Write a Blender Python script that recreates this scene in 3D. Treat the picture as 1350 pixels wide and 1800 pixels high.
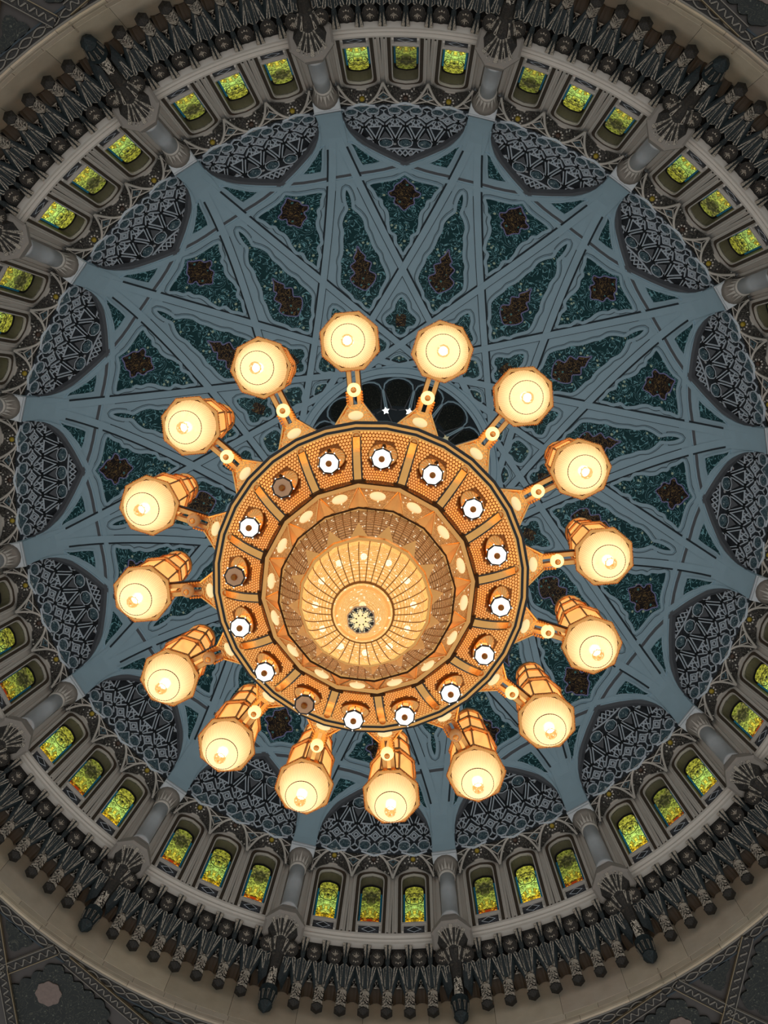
import bpy, bmesh, math, random
from mathutils import Vector, Matrix
from math import sin, cos, pi, radians, sqrt
random.seed(7)
for o in list(bpy.data.objects): bpy.data.objects.remove(o)
SC = bpy.context.scene
COL = SC.collection

# ------------------------------------------------------------------ camera
cam_d = bpy.data.cameras.new('camera'); cam = bpy.data.objects.new('camera', cam_d); COL.objects.link(cam)
SC.camera = cam
F_PX = 1872.96
cam_d.sensor_fit = 'VERTICAL'; cam_d.sensor_height = 24.0; cam_d.lens = F_PX/1800*24.0
cam_d.clip_start = 0.1; cam_d.clip_end = 200
_rv = Vector((-0.13457906, -0.02854213, -0.0429608))
_R = Matrix.Rotation(_rv.length, 3, _rv.normalized()) @ Matrix(((1,0,0),(0,-1,0),(0,0,-1)))
cam.matrix_world = Matrix.Translation((0.62450503, -3.46409646, 0)) @ _R.to_4x4()

# ------------------------------------------------------------------ world (ambient light of the open hall below) and exposure
W = bpy.data.worlds.new('hall_ambient'); SC.world = W; W.use_nodes = True
W.node_tree.nodes['Background'].inputs[0].default_value = (0.97, 0.99, 1.0, 1)
W.node_tree.nodes['Background'].inputs[1].default_value = 0.68
vs = SC.view_settings
vs.view_transform = 'Standard'; vs.look = 'None'; vs.exposure = 0.0; vs.gamma = 1.0; vs.use_curve_mapping = False

# ------------------------------------------------------------------ helpers
def lin(c):
    def f(v):
        v /= 255.0
        return v/12.92 if v <= 0.04045 else ((v+0.055)/1.055)**2.4
    return (f(c[0]), f(c[1]), f(c[2]), 1.0)

def th(u): return radians((u-0.5)*22.5 - 90.0)
STEP = radians(22.5)

class MB:
    """collects vertices and faces of one mesh"""
    def __init__(s): s.v = []; s.f = []; s.m = []
    def add(s, vs, fs, mi=0):
        b = len(s.v); s.v += [tuple(v) for v in vs]
        for f in fs: s.f.append([b+i for i in f]); s.m.append(mi)
        return s
    def quad(s, a, b, c, d, mi=0): return s.add([a,b,c,d], [(0,1,2,3)], mi)
    def tri(s, a, b, c, mi=0): return s.add([a,b,c], [(0,1,2)], mi)
    def box(s, x0, x1, y0, y1, z0, z1, mi=0):
        vs = [(x,y,z) for z in (z0,z1) for y in (y0,y1) for x in (x0,x1)]
        return s.add(vs, [(0,2,3,1),(4,5,7,6),(0,1,5,4),(2,6,7,3),(0,4,6,2),(1,3,7,5)], mi)
    def loft(s, rings, closed=True, cap0=False, cap1=False, mi=0):
        n = len(rings[0]); b = len(s.v)
        for r in rings: s.v += [tuple(p) for p in r]
        for j in range(len(rings)-1):
            for i in range(n if closed else n-1):
                i2 = (i+1) % n
                s.f.append([b+j*n+i, b+j*n+i2, b+(j+1)*n+i2, b+(j+1)*n+i]); s.m.append(mi)
        if cap0: s.f.append([b+i for i in range(n)][::-1]); s.m.append(mi)
        if cap1: s.f.append([b+(len(rings)-1)*n+i for i in range(n)]); s.m.append(mi)
        return s
    def lathe(s, prof, n, cx=0., cy=0., ph=0., cap0=False, cap1=False, mi=0, flute=0., closed=False):
        rings = []
        for (r, z) in prof:
            rings.append([(cx+(r*(1+(flute if i % 2 else 0)))*cos(ph+2*pi*i/n), cy+(r*(1+(flute if i % 2 else 0)))*sin(ph+2*pi*i/n), z) for i in range(n)])
        if closed: rings.append(rings[0])
        return s.loft(rings, True, cap0, cap1, mi)
    def build(s, name, mats, parent=None, smooth=False):
        me = bpy.data.meshes.new(name); me.from_pydata(s.v, [], s.f)
        if not isinstance(mats, (list, tuple)): mats = [mats]
        for m in mats: me.materials.append(M[m])
        for p, mi in zip(me.polygons, s.m): p.material_index = mi; p.use_smooth = smooth
        bm = bmesh.new(); bm.from_mesh(me); bmesh.ops.remove_doubles(bm, verts=bm.verts, dist=1e-5)
        bmesh.ops.recalc_face_normals(bm, faces=bm.faces); bm.to_mesh(me); bm.free()
        return link(name, me, parent)

def link(name, data, parent=None):
    o = bpy.data.objects.new(name, data); COL.objects.link(o)
    if parent: o.parent = parent
    return o
def empty(name, loc=(0,0,0), rz=0.0, parent=None):
    o = link(name, None, parent); o.location = loc; o.rotation_euler = (0,0,rz); o.empty_display_size = 0.3
    return o
def tag(o, label=None, cat=None, group=None, kind=None):
    if label: o['label'] = label
    if cat: o['category'] = cat
    if group: o['group'] = group
    if kind: o['kind'] = kind
    return o
def dup(o, rz=None, parent='same'):
    c = o.copy(); COL.objects.link(c)
    if parent != 'same': c.parent = parent
    if rz is not None: c.rotation_euler = (c.rotation_euler[0], c.rotation_euler[1], rz)
    return c
def dup_tree(o, rz=None, parent='same', depth=0):
    c = dup(o, rz, parent)
    for ch in list(o.children): dup_tree(ch, None, c, depth+1)
    return c
def around(o, n=16, step=STEP, base=None):
    """copies of a part turned about the dome's axis"""
    b = o.rotation_euler[2] if base is None else base
    return [o]+[dup_tree(o, b+k*step) for k in range(1, n)]

# ------------------------------------------------------------------ materials
M = {}
class NT:
    def __init__(s, name):
        m = bpy.data.materials.new(name); m.use_nodes = True; M[name] = m; s.m = m
        s.t = m.node_tree; s.t.nodes.clear(); s.out = s.n('ShaderNodeOutputMaterial')
    def n(s, typ, **kw):
        nd = s.t.nodes.new(typ)
        for k, v in kw.items(): setattr(nd, k, v)
        return nd
    def l(s, a, b): s.t.links.new(a, b)
    def val(s, sock, v):
        if hasattr(v, 'default_value') or isinstance(v, bpy.types.NodeSocket): s.l(v, sock)
        else: sock.default_value = v
    def math(s, op, a, b=0.0, c=0.0, clamp=False):
        nd = s.n('ShaderNodeMath', operation=op, use_clamp=clamp)
        for i, v in enumerate((a, b, c)):
            s.val(nd.inputs[i], v)
        return nd.outputs[0]
    def mix(s, fac, a, b):
        nd = s.n('ShaderNodeMix', data_type='RGBA')
        s.val(nd.inputs[0], fac); s.val(nd.inputs[6], a); s.val(nd.inputs[7], b)
        return nd.outputs[2]
    def coord(s, scale=(1,1,1)):
        tc = s.n('ShaderNodeTexCoord'); mp = s.n('ShaderNodeMapping'); s.l(tc.outputs['Object'], mp.inputs[0])
        mp.inputs['Scale'].default_value = scale
        return mp.outputs[0]
    def noise(s, vec, scale, detail=2., dist=0., rough=.5):
        nd = s.n('ShaderNodeTexNoise'); s.l(vec, nd.inputs['Vector'])
        nd.inputs['Scale'].default_value = scale; nd.inputs['Detail'].default_value = detail
        nd.inputs['Distortion'].default_value = dist; nd.inputs['Roughness'].default_value = rough
        return nd.outputs['Fac']
    def vor(s, vec, scale, feature='F1', out='Distance'):
        nd = s.n('ShaderNodeTexVoronoi', feature=feature); s.l(vec, nd.inputs['Vector']); nd.inputs['Scale'].default_value = scale
        return nd.outputs[out]
    def lines(s, fac, freq, width):
        """thin iso-lines of a field: scroll-work"""
        f = s.math('FRACT', s.math('MULTIPLY', fac, freq))
        return s.math('LESS_THAN', s.math('ABSOLUTE', s.math('SUBTRACT', f, 0.5)), width)
    def bsdf(s, col, rough=.6, metal=0., emit=None, estr=0., bump=None, bstr=.3, bdist=.02, spec=.5):
        b = s.n('ShaderNodeBsdfPrincipled')
        s.val(b.inputs['Base Color'], col); s.val(b.inputs['Roughness'], rough); b.inputs['Metallic'].default_value = metal
        b.inputs['Specular IOR Level'].default_value = spec
        if emit is not None:
            s.val(b.inputs['Emission Color'], emit); s.val(b.inputs['Emission Strength'], estr)
        if bump is not None:
            bp = s.n('ShaderNodeBump'); s.l(bump, bp.inputs['Height']); bp.inputs['Strength'].default_value = bstr; bp.inputs['Distance'].default_value = bdist
            s.l(bp.outputs[0], b.inputs['Normal'])
        return b.outputs[0]
    def done(s, sh): s.l(sh, s.out.inputs[0]); return s.m

def plain(name, c, rough=.6, metal=0., var=.12, scale=3., bump=.0, spec=.5):
    t = NT(name); v = t.coord(); nz = t.noise(v, scale, 5.)
    a = lin(c); d = tuple(x*(1-var) for x in a[:3])+(1,); e = tuple(min(1, x*(1+var)) for x in a[:3])+(1,)
    col = t.mix(nz, d, e)
    return t.done(t.bsdf(col, rough, metal, bump=t.noise(v, scale*12, 3.) if bump else None, bstr=bump, spec=spec))
def scroll(name, base, line, freq=9., width=.09, scale=2.2, dots=None, dscale=9., rough=.5, base2=None, dist=1.8):
    t = NT(name); v = t.coord()
    nz = t.noise(v, scale, 2.5, dist)
    b = t.mix(t.noise(v, scale*1.7, 2.), lin(base), lin(base2 or base))
    c = t.mix(t.lines(nz, freq, width), b, lin(line))
    if dots:
        c = t.mix(t.math('LESS_THAN', t.vor(v, dscale), .16), c, lin(dots))
    return t.done(t.bsdf(c, rough, 0., bump=t.lines(nz, freq, width), bstr=.25, spec=.3))
def glow(name, c, strength, rough=.3, metal=0., base=None, transp=0., tex=None):
    t = NT(name); col = lin(c) if not tex else tex(t)
    sh = t.bsdf(lin(base or c), rough, metal, emit=col, estr=strength)
    if transp:
        mx = t.n('ShaderNodeMixShader'); tr = t.n('ShaderNodeBsdfTransparent'); mx.inputs[0].default_value = transp
        t.l(sh, mx.inputs[1]); t.l(tr.outputs[0], mx.inputs[2]); sh = mx.outputs[0]
    return t.done(sh)

plain('plaster', (154,180,192), .62, var=.10, scale=1.2, bump=.08)
plain('plaster_band', (88,90,94), .7, var=.10)
plain('dark_grey', (36,46,52), .8)
plain('contour_shade', (84,100,106), .8)
scroll('mosaic_green', (12,42,48), (122,172,180), 7, .085, 2.6, (176,190,164), 3.6, base2=(28,72,74), dist=1.3)
scroll('mosaic_gold', (12,10,12), (128,102,62), 6, .10, 4.2, (80,132,132), 4., base2=(36,22,20), dist=1.3)
plain('violet_line', (128,126,168), .5)
plain('lattice_strip', (196,206,214), .55, var=.06)
scroll('lattice_ground', (22,23,26), (70,74,78), 7, .06, 5., (170,172,172), 3.2, base2=(44,47,52))
scroll('lattice_blue', (38,62,72), (140,156,160), 7, .10, 5., (170,180,180), 5., base2=(62,86,94))
plain('star_black', (9,10,12), .6)
scroll('spandrel_ground', (28,27,26), (104,100,92), 7, .09, 5., (170,168,160), 6., base2=(46,43,39))
plain('yellow_boss', (150,130,30), .4)
plain('brown_boss', (60,44,34), .4)
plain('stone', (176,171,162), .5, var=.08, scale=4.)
plain('stone_dark', (122,116,108), .55, var=.10, scale=4.)  # darker stone for backing walls, pedestals and capitals
plain('marble_grey', (172,176,178), .3, var=.12, scale=5.)
plain('marble_polish', (190,196,200), .14, var=.08, scale=4.)
scroll('frame_brown', (54,46,36), (72,62,50), 10, .10, 6., None, base2=(78,66,52))
scroll('reveal_olive', (92,90,70), (104,100,80), 6, .1, 4., None, base2=(108,104,82))
scroll('panel_navy', (30,31,38), (92,96,106), 7, .09, 7., (110,112,120), 12., base2=(46,44,42))
plain('diamond_black', (12,14,20), .4)
scroll('muq_dark', (19,19,17), (62,57,48), 9, .07, 4.5, None, base2=(32,28,23), rough=.6)
scroll('muq_teal', (14,24,26), (40,52,54), 8, .07, 4.5, None, base2=(20,31,34), rough=.55)
scroll('muq_white', (162,155,142), (34,31,27), 6, .15, 9., None, base2=(140,132,118), rough=.3)
scroll('muq_shaft', (196,188,174), (30,28,25), 5, .2, 5., None, base2=(160,152,138), rough=.4)
plain('muq_brown', (64,50,32), .6, var=.2)
plain('edge_line', (98,92,82), .5)
scroll('corner_green', (14,18,16), (58,58,48), 7, .06, 3., (70,72,62), 8., base2=(22,27,24))
plain('corner_stone', (56,50,46), .6, var=.10)
scroll('guilloche', (18,17,15), (50,46,40), 6, .07, 3.5, None, base2=(36,32,28))
plain('corner_rosette', (96,80,72), .6, var=.3, scale=14)
plain('gilt_line', (120,106,82), .3, metal=.6)
# stone blocks, each with its own tone
t = NT('stone_block'); v = t.coord(); oi = t.n('ShaderNodeObjectInfo')
c = t.mix(t.noise(v, 2.5, 6.), lin((150,141,124)), lin((176,165,146)))
mm = t.n('ShaderNodeMix', data_type='RGBA', blend_type='MULTIPLY'); mm.inputs[0].default_value = 1; t.l(c, mm.inputs[6]); t.l(oi.outputs['Color'], mm.inputs[7])
t.done(t.bsdf(mm.outputs[2], .17, bump=t.noise(v, 9, 4.), bstr=.12))
# brass family
def brass(name, c, rough, bump=0., scale=20., var=.15):
    t = NT(name); v = t.coord(); nz = t.noise(v, 4., 4.)
    a = lin(c); col = t.mix(nz, tuple(x*(1-var) for x in a[:3])+(1,), tuple(min(1,x*(1+var)) for x in a[:3])+(1,))
    return t.done(t.bsdf(col, rough, 1.0, bump=t.vor(v, scale) if bump else None, bstr=bump, bdist=.02))
brass('brass', (252,182,104), .2)
brass('brass_satin', (248,182,108), .4)
brass('brass_ornate', (244,186,114), .30, .7, 26)
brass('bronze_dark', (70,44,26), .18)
brass('wire', (150,96,46), .4)
plain('black_trim_and_reflection', (10,8,7), .15, var=.1)  # black trim; also the painted dark reflections on the rim
# honeycomb of cut crystal; light from within is painted in as emission
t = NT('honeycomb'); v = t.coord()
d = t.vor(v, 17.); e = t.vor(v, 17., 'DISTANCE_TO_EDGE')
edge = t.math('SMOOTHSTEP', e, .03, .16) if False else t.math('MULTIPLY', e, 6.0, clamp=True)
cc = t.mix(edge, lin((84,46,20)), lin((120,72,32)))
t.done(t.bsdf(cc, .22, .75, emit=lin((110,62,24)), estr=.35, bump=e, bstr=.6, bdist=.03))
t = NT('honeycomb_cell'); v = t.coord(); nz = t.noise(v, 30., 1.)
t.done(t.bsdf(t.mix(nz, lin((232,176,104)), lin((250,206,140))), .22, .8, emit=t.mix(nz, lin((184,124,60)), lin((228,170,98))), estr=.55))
# strings of cut crystal beads; glints and inner light painted into colour and emission
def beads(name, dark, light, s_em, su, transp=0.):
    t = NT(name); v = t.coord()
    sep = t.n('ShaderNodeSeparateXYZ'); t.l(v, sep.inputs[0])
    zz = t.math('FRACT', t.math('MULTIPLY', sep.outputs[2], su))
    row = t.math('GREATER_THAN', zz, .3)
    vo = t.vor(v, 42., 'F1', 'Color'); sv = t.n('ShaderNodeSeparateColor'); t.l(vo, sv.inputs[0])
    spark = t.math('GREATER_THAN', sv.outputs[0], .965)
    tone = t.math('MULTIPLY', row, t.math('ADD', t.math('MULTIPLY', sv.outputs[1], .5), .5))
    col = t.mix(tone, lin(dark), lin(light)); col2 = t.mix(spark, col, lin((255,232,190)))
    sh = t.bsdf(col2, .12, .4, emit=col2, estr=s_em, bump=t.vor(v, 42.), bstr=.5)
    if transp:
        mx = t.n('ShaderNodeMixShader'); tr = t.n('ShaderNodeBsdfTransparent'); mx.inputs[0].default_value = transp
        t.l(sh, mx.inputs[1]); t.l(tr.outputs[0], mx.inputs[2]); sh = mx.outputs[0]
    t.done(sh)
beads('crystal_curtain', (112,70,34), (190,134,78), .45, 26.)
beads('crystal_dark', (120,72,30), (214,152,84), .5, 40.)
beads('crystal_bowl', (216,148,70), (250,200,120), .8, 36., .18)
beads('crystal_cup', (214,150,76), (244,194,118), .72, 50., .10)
glow('bulb', (255,236,205), 5.0)
glow('lantern_bulb', (255,240,216), 14.0)
glow('jewel', (232,205,150), .72, .1)  # lit look put in as emission; the jewels hold no lamp
glow('globe_lit', (255,226,160), .95, .15)
plain('globe_unlit', (214,160,104), .2)
glow('white_glass', (255,246,232), 1.25, .1)
plain('white_glass_off', (196,150,110), .15)
def bowl_tex(t):
    v = t.coord(); sep = t.n('ShaderNodeSeparateXYZ'); t.l(v, sep.inputs[0])
    ang = t.math('ARCTAN2', sep.outputs[1], sep.outputs[0])
    rib = t.math('FRACT', t.math('MULTIPLY', ang, 40/pi))
    fac = t.math('GREATER_THAN', rib, .28)
    return t.mix(fac, lin((214,146,72)), lin((255,214,138)))
t = NT('bowl_glass'); bc = bowl_tex(t)
em = t.n('ShaderNodeEmission'); t.l(bc, em.inputs[0]); em.inputs[1].default_value = .48
tl = t.n('ShaderNodeBsdfTranslucent'); tl.inputs[0].default_value = (.55,.47,.36,1); gl = t.n('ShaderNodeBsdfGlossy'); gl.inputs['Roughness'].default_value = .12
a1 = t.n('ShaderNodeAddShader'); t.l(em.outputs[0], a1.inputs[0]); t.l(tl.outputs[0], a1.inputs[1])
m1 = t.n('ShaderNodeMixShader'); m1.inputs[0].default_value = .06; t.l(a1.outputs[0], m1.inputs[1]); t.l(gl.outputs[0], m1.inputs[2])
m2 = t.n('ShaderNodeMixShader'); m2.inputs[0].default_value = .05; tr = t.n('ShaderNodeBsdfTransparent'); t.l(m1.outputs[0], m2.inputs[1]); t.l(tr.outputs[0], m2.inputs[2]); t.done(m2.outputs[0])
glow('lantern_glass', (250,196,112), .85, .2, transp=.15)
brass('finial_crystal', (255,222,184), .06, 1., 34, var=.4)
glow('star_lit', (225,236,240), 1.6)
glow('star_dim', (200,190,150), .35)

# stained glass: coloured pieces between dark leads, daylight behind
def stained(name, kind):
    t = NT(name); tc = t.n('ShaderNodeTexCoord'); sep = t.n('ShaderNodeSeparateXYZ'); t.l(tc.outputs['Object'], sep.inputs[0])
    ax = t.math('ABSOLUTE', sep.outputs[1]); z = t.math('SUBTRACT', sep.outputs[2], 26.15)
    cmb = t.n('ShaderNodeCombineXYZ'); t.l(ax, cmb.inputs[0]); t.l(z, cmb.inputs[1])
    vec = cmb.outputs[0]
    e1 = t.vor(vec, 9., 'DISTANCE_TO_EDGE'); cid = t.vor(vec, 9., 'F1', 'Color')
    e2 = t.vor(vec, 20., 'DISTANCE_TO_EDGE'); cid2 = t.vor(vec, 20., 'F1', 'Color')
    s1 = t.n('ShaderNodeSeparateColor'); t.l(cid, s1.inputs[0]); s2 = t.n('ShaderNodeSeparateColor'); t.l(cid2, s2.inputs[0])
    ramp = t.n('ShaderNodeValToRGB'); zz = t.math('ADD', t.math('DIVIDE', z, 1.85), t.math('MULTIPLY', t.math('SUBTRACT', s1.outputs[0], .5), .22))
    t.l(zz, ramp.inputs[0]); cr = ramp.color_ramp
    stops = {'a': [(0.,(196,110,16)),(.16,(222,168,26)),(.34,(206,184,44)),(.46,(186,226,110)),(.62,(168,192,84)),(.8,(160,158,54)),(1.,(140,140,46))],
             'b': [(0.,(150,70,12)),(.18,(206,130,22)),(.34,(204,182,52)),(.5,(180,196,80)),(.66,(132,136,54)),(.8,(112,108,58)),(1.,(130,136,50))]}[kind]
    while len(cr.elements) < len(stops): cr.elements.new(.5)
    for el, (p, c) in zip(cr.elements, stops): el.position = p; el.color = lin(c)
    tone = t.math('ADD', t.math('MULTIPLY', s2.outputs[1], 1.15), .22)
    m1 = t.n('ShaderNodeMix', data_type='RGBA', blend_type='MULTIPLY'); m1.inputs[0].default_value = 1
    t.l(ramp.outputs[0], m1.inputs[6]); cm = t.n('ShaderNodeCombineColor')
    for i in range(3): t.l(tone, cm.inputs[i])
    t.l(cm.outputs[0], m1.inputs[7]); col = m1.outputs[2]
    red = t.math('MULTIPLY', t.math('GREATER_THAN', s2.outputs[2], .62), t.math('LESS_THAN', z, .55 if kind == 'b' else .32))
    col = t.mix(red, col, lin((150,48,10)))
    lead = t.math('MAXIMUM', t.math('LESS_THAN', e1, .035), t.math('LESS_THAN', e2, .022))
    # centre motif: ring flower above, leaf below
    dx = ax; dz = t.math('SUBTRACT', z, 1.36)
    rr = t.math('SQRT', t.math('ADD', t.math('MULTIPLY', dx, dx), t.math('MULTIPLY', dz, dz)))
    if kind == 'a':
        lead = t.math('MAXIMUM', lead, t.math('LESS_THAN', t.math('ABSOLUTE', t.math('SUBTRACT', rr, .24)), .014))
        lead = t.math('MAXIMUM', lead, t.math('LESS_THAN', rr, .045))
        dd = t.math('ADD', t.math('MULTIPLY', dx, 1.0), t.math('ABSOLUTE', t.math('SUBTRACT', z, .17)))
        col = t.mix(t.math('LESS_THAN', dd, .22), col, lin((130,34,10)))
        leadkeep = t.math('GREATER_THAN', dd, .14); lead = t.math('MULTIPLY', lead, leadkeep)
        col = t.mix(t.math('LESS_THAN', dd, .14), col, lin((196,255,120)))
    else:
        kite = t.math('ADD', t.math('MULTIPLY', dx, 1.0), t.math('ABSOLUTE', t.math('MULTIPLY', dz, .8)))
        kk = t.math('LESS_THAN', kite, .27)
        m2 = t.n('ShaderNodeMix', data_type='RGBA', blend_type='MULTIPLY'); t.l(kk, m2.inputs[0]); t.l(col, m2.inputs[6]); m2.inputs[7].default_value = (.42,.42,.5,1); col = m2.outputs[2]
        leaf = t.math('ADD', t.math('MULTIPLY', t.math('ABSOLUTE', t.math('SUBTRACT', dx, t.math('MULTIPLY', t.math('SUBTRACT', z, .02), .55))), 3.2), t.math('ABSOLUTE', t.math('SUBTRACT', z, .22)))
        lf = t.math('LESS_THAN', leaf, .17); col = t.mix(lf, col, lin((210,250,170)))
        lead = t.math('MULTIPLY', lead, t.math('SUBTRACT', 1., lf))
    col = t.mix(lead, col, lin((26,30,10)))
    oi = t.n('ShaderNodeObjectInfo'); m3 = t.n('ShaderNodeMix', data_type='RGBA', blend_type='MULTIPLY'); m3.inputs[0].default_value = 1
    t.l(col, m3.inputs[6]); t.l(oi.outputs['Color'], m3.inputs[7])
    t.done(t.bsdf(lin((20,24,10)), .15, emit=m3.outputs[2], estr=1.5))
stained('stained_flower', 'a'); stained('stained_kite', 'b')
t = NT('blue_glass'); oi = t.n('ShaderNodeObjectInfo'); v = t.coord()
c = t.mix(t.noise(v, 6, 2.), lin((6,50,72)), lin((14,98,116)))
m3 = t.n('ShaderNodeMix', data_type='RGBA', blend_type='MULTIPLY'); m3.inputs[0].default_value = 1; t.l(c, m3.inputs[6]); t.l(oi.outputs['Color'], m3.inputs[7])
t.done(t.bsdf(lin((10,30,40)), .15, emit=m3.outputs[2], estr=.8))

# ------------------------------------------------------------------ surfaces
def P(u, R, h): a = th(u); return Vector((R*cos(a), R*sin(a), h))
def ell(u, r, a, b, z0, h=None):
    if h is None: h = z0+b*sqrt(max(0., 1-(r/a)**2))
    else: r = a*sqrt(max(1e-6, 1-((h-z0)/b)**2))
    p = P(u, r, h); n = -Vector((p.x/a**2, p.y/a**2, (h-z0)/b**2)).normalized()
    return p, n
def DS(q): return ell(q[0], q[1], 10., 8.6, 28.2)                  # dome: (bay, radius)
def LS(q): return ell(q[0], None, 10.18, 8.75, 28.2, q[1])         # lattice vaults: (bay, height)
def SPR(u):                                                        # height of the foot of the spandrel between the window heads
    d = min(abs(u-.225), abs(u-.5), abs(u-.775)); return 28.42-.62*(min(d, .1375)/.1375)**1.6
def SS(q):                                                         # spandrels: (bay, 0 wall .. 1 lattice)
    u, s = q; R = 10.53-.35*s; h = SPR(u)*(1-s)+28.55*s
    return P(u, R, h), (P(u, -.55, 0)+Vector((0,0,-.8))).normalized()

def ribbon(mb, surf, pts, w, o0, o1, closed=False, mi=0):
    """a strip of rectangular section laid along a line on a surface"""
    S = [surf(q) for q in pts]; n = len(S); rings = []
    for i in range(n):
        a = S[(i-1) % n if closed else max(i-1, 0)][0]; b = S[(i+1) % n if closed else min(i+1, n-1)][0]
        tg = (b-a)
        if tg.length < 1e-9: tg = Vector((1,0,0))
        tg.normalize(); p, nn = S[i]; sd = nn.cross(tg).normalized()
        ww = w[i] if isinstance(w, (list, tuple)) else w
        ob = o1[i] if isinstance(o1, (list, tuple)) else o1
        rings.append([p-sd*ww+nn*o0, p-sd*ww+nn*ob, p+sd*ww+nn*ob, p+sd*ww+nn*o0])
    if closed: rings.append(rings[0])
    mb.loft(rings, True, not closed, not closed, mi)
def patch(name, mat, surf, poly, off, parent, maxlen=.35, ysc=1., depth=.0):
    """a filled outline lying on a curved surface"""
    bm = bmesh.new(); vs = [bm.verts.new((q[0]*3.6, q[1]*ysc, 0)) for q in poly]; f = bm.faces.new(vs)
    bmesh.ops.triangulate(bm, faces=bm.faces[:])
    for _ in range(4):
        ed = [e for e in bm.edges if e.calc_length() > maxlen]
        if not ed: break
        bmesh.ops.subdivide_edges(bm, edges=ed, cuts=1); bmesh.ops.triangulate(bm, faces=[f for f in bm.faces if len(f.verts) > 3])
    for v in bm.verts:
        p, n = surf((v.co.x/3.6, v.co.y/ysc)); v.co = p+n*off
    if depth:
        r = bmesh.ops.extrude_face_region(bm, geom=bm.faces[:])
        for v in [g for g in r['geom'] if isinstance(g, bmesh.types.BMVert)]:
            p = v.co.copy(); c = Vector((0,0,30)); v.co = p+(Vector((p.x,p.y,0)).normalized()*.6+Vector((0,0,.8)))*depth
    bmesh.ops.recalc_face_normals(bm, faces=bm.faces)
    me = bpy.data.meshes.new(name); bm.to_mesh(me); bm.free(); me.materials.append(M[mat])
    return link(name, me, parent)
def smooth_closed(pts, n=4):
    out = []; m = len(pts)
    for i in range(m):
        p0, p1, p2, p3 = [Vector(pts[(i+j-1) % m]) for j in range(4)]
        for k in range(n):
            t = k/n
            out.append(tuple(.5*((2*p1)+(p2-p0)*t+(2*p0-5*p1+4*p2-p3)*t*t+(3*p1-p0-3*p2+p3)*t**3)))
    return out
def mirror(half, uc):
    """half outline (du, y) from its first axis point to its last, mirrored about bay uc"""
    full = [(uc+a, y) for a, y in half]
    full += [(uc-a, y) for a, y in half[::-1] if a > 1e-4]
    return full
def lerp_tab(tab, x):
    for (a, b), (c, d) in zip(tab, tab[1:]):
        if x <= c: return b+(d-b)*(x-a)/(c-a)
    return tab[-1][1]

# ================================================================== CEILING: the dome
ceiling = tag(empty('ceiling', (0,0,0)), kind='structure')
# boundary of the pointed arch of a bay, (bay, radius)
ARCH = [(.083,10.),(.086,9.95),(.092,9.89),(.108,9.825),(.145,9.725),(.199,9.605),(.235,9.545),(.28,9.48),(.336,9.402),(.38,9.348),(.42,9.302),(.46,9.258),(.5,9.215)]
ARCH2 = ARCH+[(.584,9.146),(.67,9.095),(.759,9.065),(.9,9.046),(1.,9.04)]
shell = MB()
cols = [0,.03,.06,.083,.0845,.087,.092,.099,.108,.125,.145,.17,.199,.235,.28,.336,.38,.42,.46,.5]
cols = cols+[1-c for c in cols[::-1][1:]]
rows = [i/26 for i in range(27)]
rings = []
for u in cols:
    uu = min(u, 1-u); rb = 10. if uu <= .083 else lerp_tab(ARCH, uu)
    zb = sqrt(max(0,1-(rb/10)**2)); z0 = sqrt(1-.33**2)
    ring = []
    for tt in rows:
        zz = z0+(zb-z0)*tt; ring.append(DS((u, 10*sqrt(max(0,1-zz*zz))))[0])
    rings.append(ring)
shell.loft(rings, False)
sh = shell.build('dome_shell', 'plaster', ceiling, True); around(sh)

# straight ribs: in plan each runs straight from a column's head to touch the oculus ring
def rib_line(sgn, u0=0., r0=9.93, r1=3.43, n=40):
    p = 10*cos(radians(70)); pts = []
    for i in range(n+1):
        r = r0+(r1-r0)*i/n
        a = 70-math.degrees(math.acos(min(1, p/r))); pts.append((u0+sgn*a/22.5, r))
    return pts
for sgn, oo in ((1, .04), (-1, .05)):
    mb = MB(); L = rib_line(sgn)
    ribbon(mb, DS, L, .105, -.05, [oo*min(1, max(-.2, (i-1)/5)) for i in range(len(L))])
    r = mb.build('rib', 'plaster', ceiling)
    mb = MB()
    def shifted(L, d):
        out = []
        for i, (u, rr) in enumerate(L):
            a = Vector(L[max(i-1,0)]); b = Vector(L[min(i+1,len(L)-1)])
            ra = th(u); tx = DS(tuple(b))[0]-DS(tuple(a))[0]; p, nn = DS((u, rr)); sd = nn.cross(tx.normalized()); q = p+sd*d
            out.append(((math.degrees(math.atan2(q.y, q.x))+90)/22.5+.5, min(9.995, math.hypot(q.x, q.y))))
        base = out[0][0]
        return [(u-16 if u-base > 8 else u+16 if u-base < -8 else u, rr) for u, rr in out]
    ribbon(mb, DS, shifted(L[2:], .128*sgn), .026, -.02, .02)
    ribbon(mb, DS, shifted(L[7:], -.118*sgn), .012, -.02, .02)
    g = mb.build('rib_side_strip', 'dark_grey', r)  # thin dark strips along both edges of the rib
    around(r)

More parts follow.
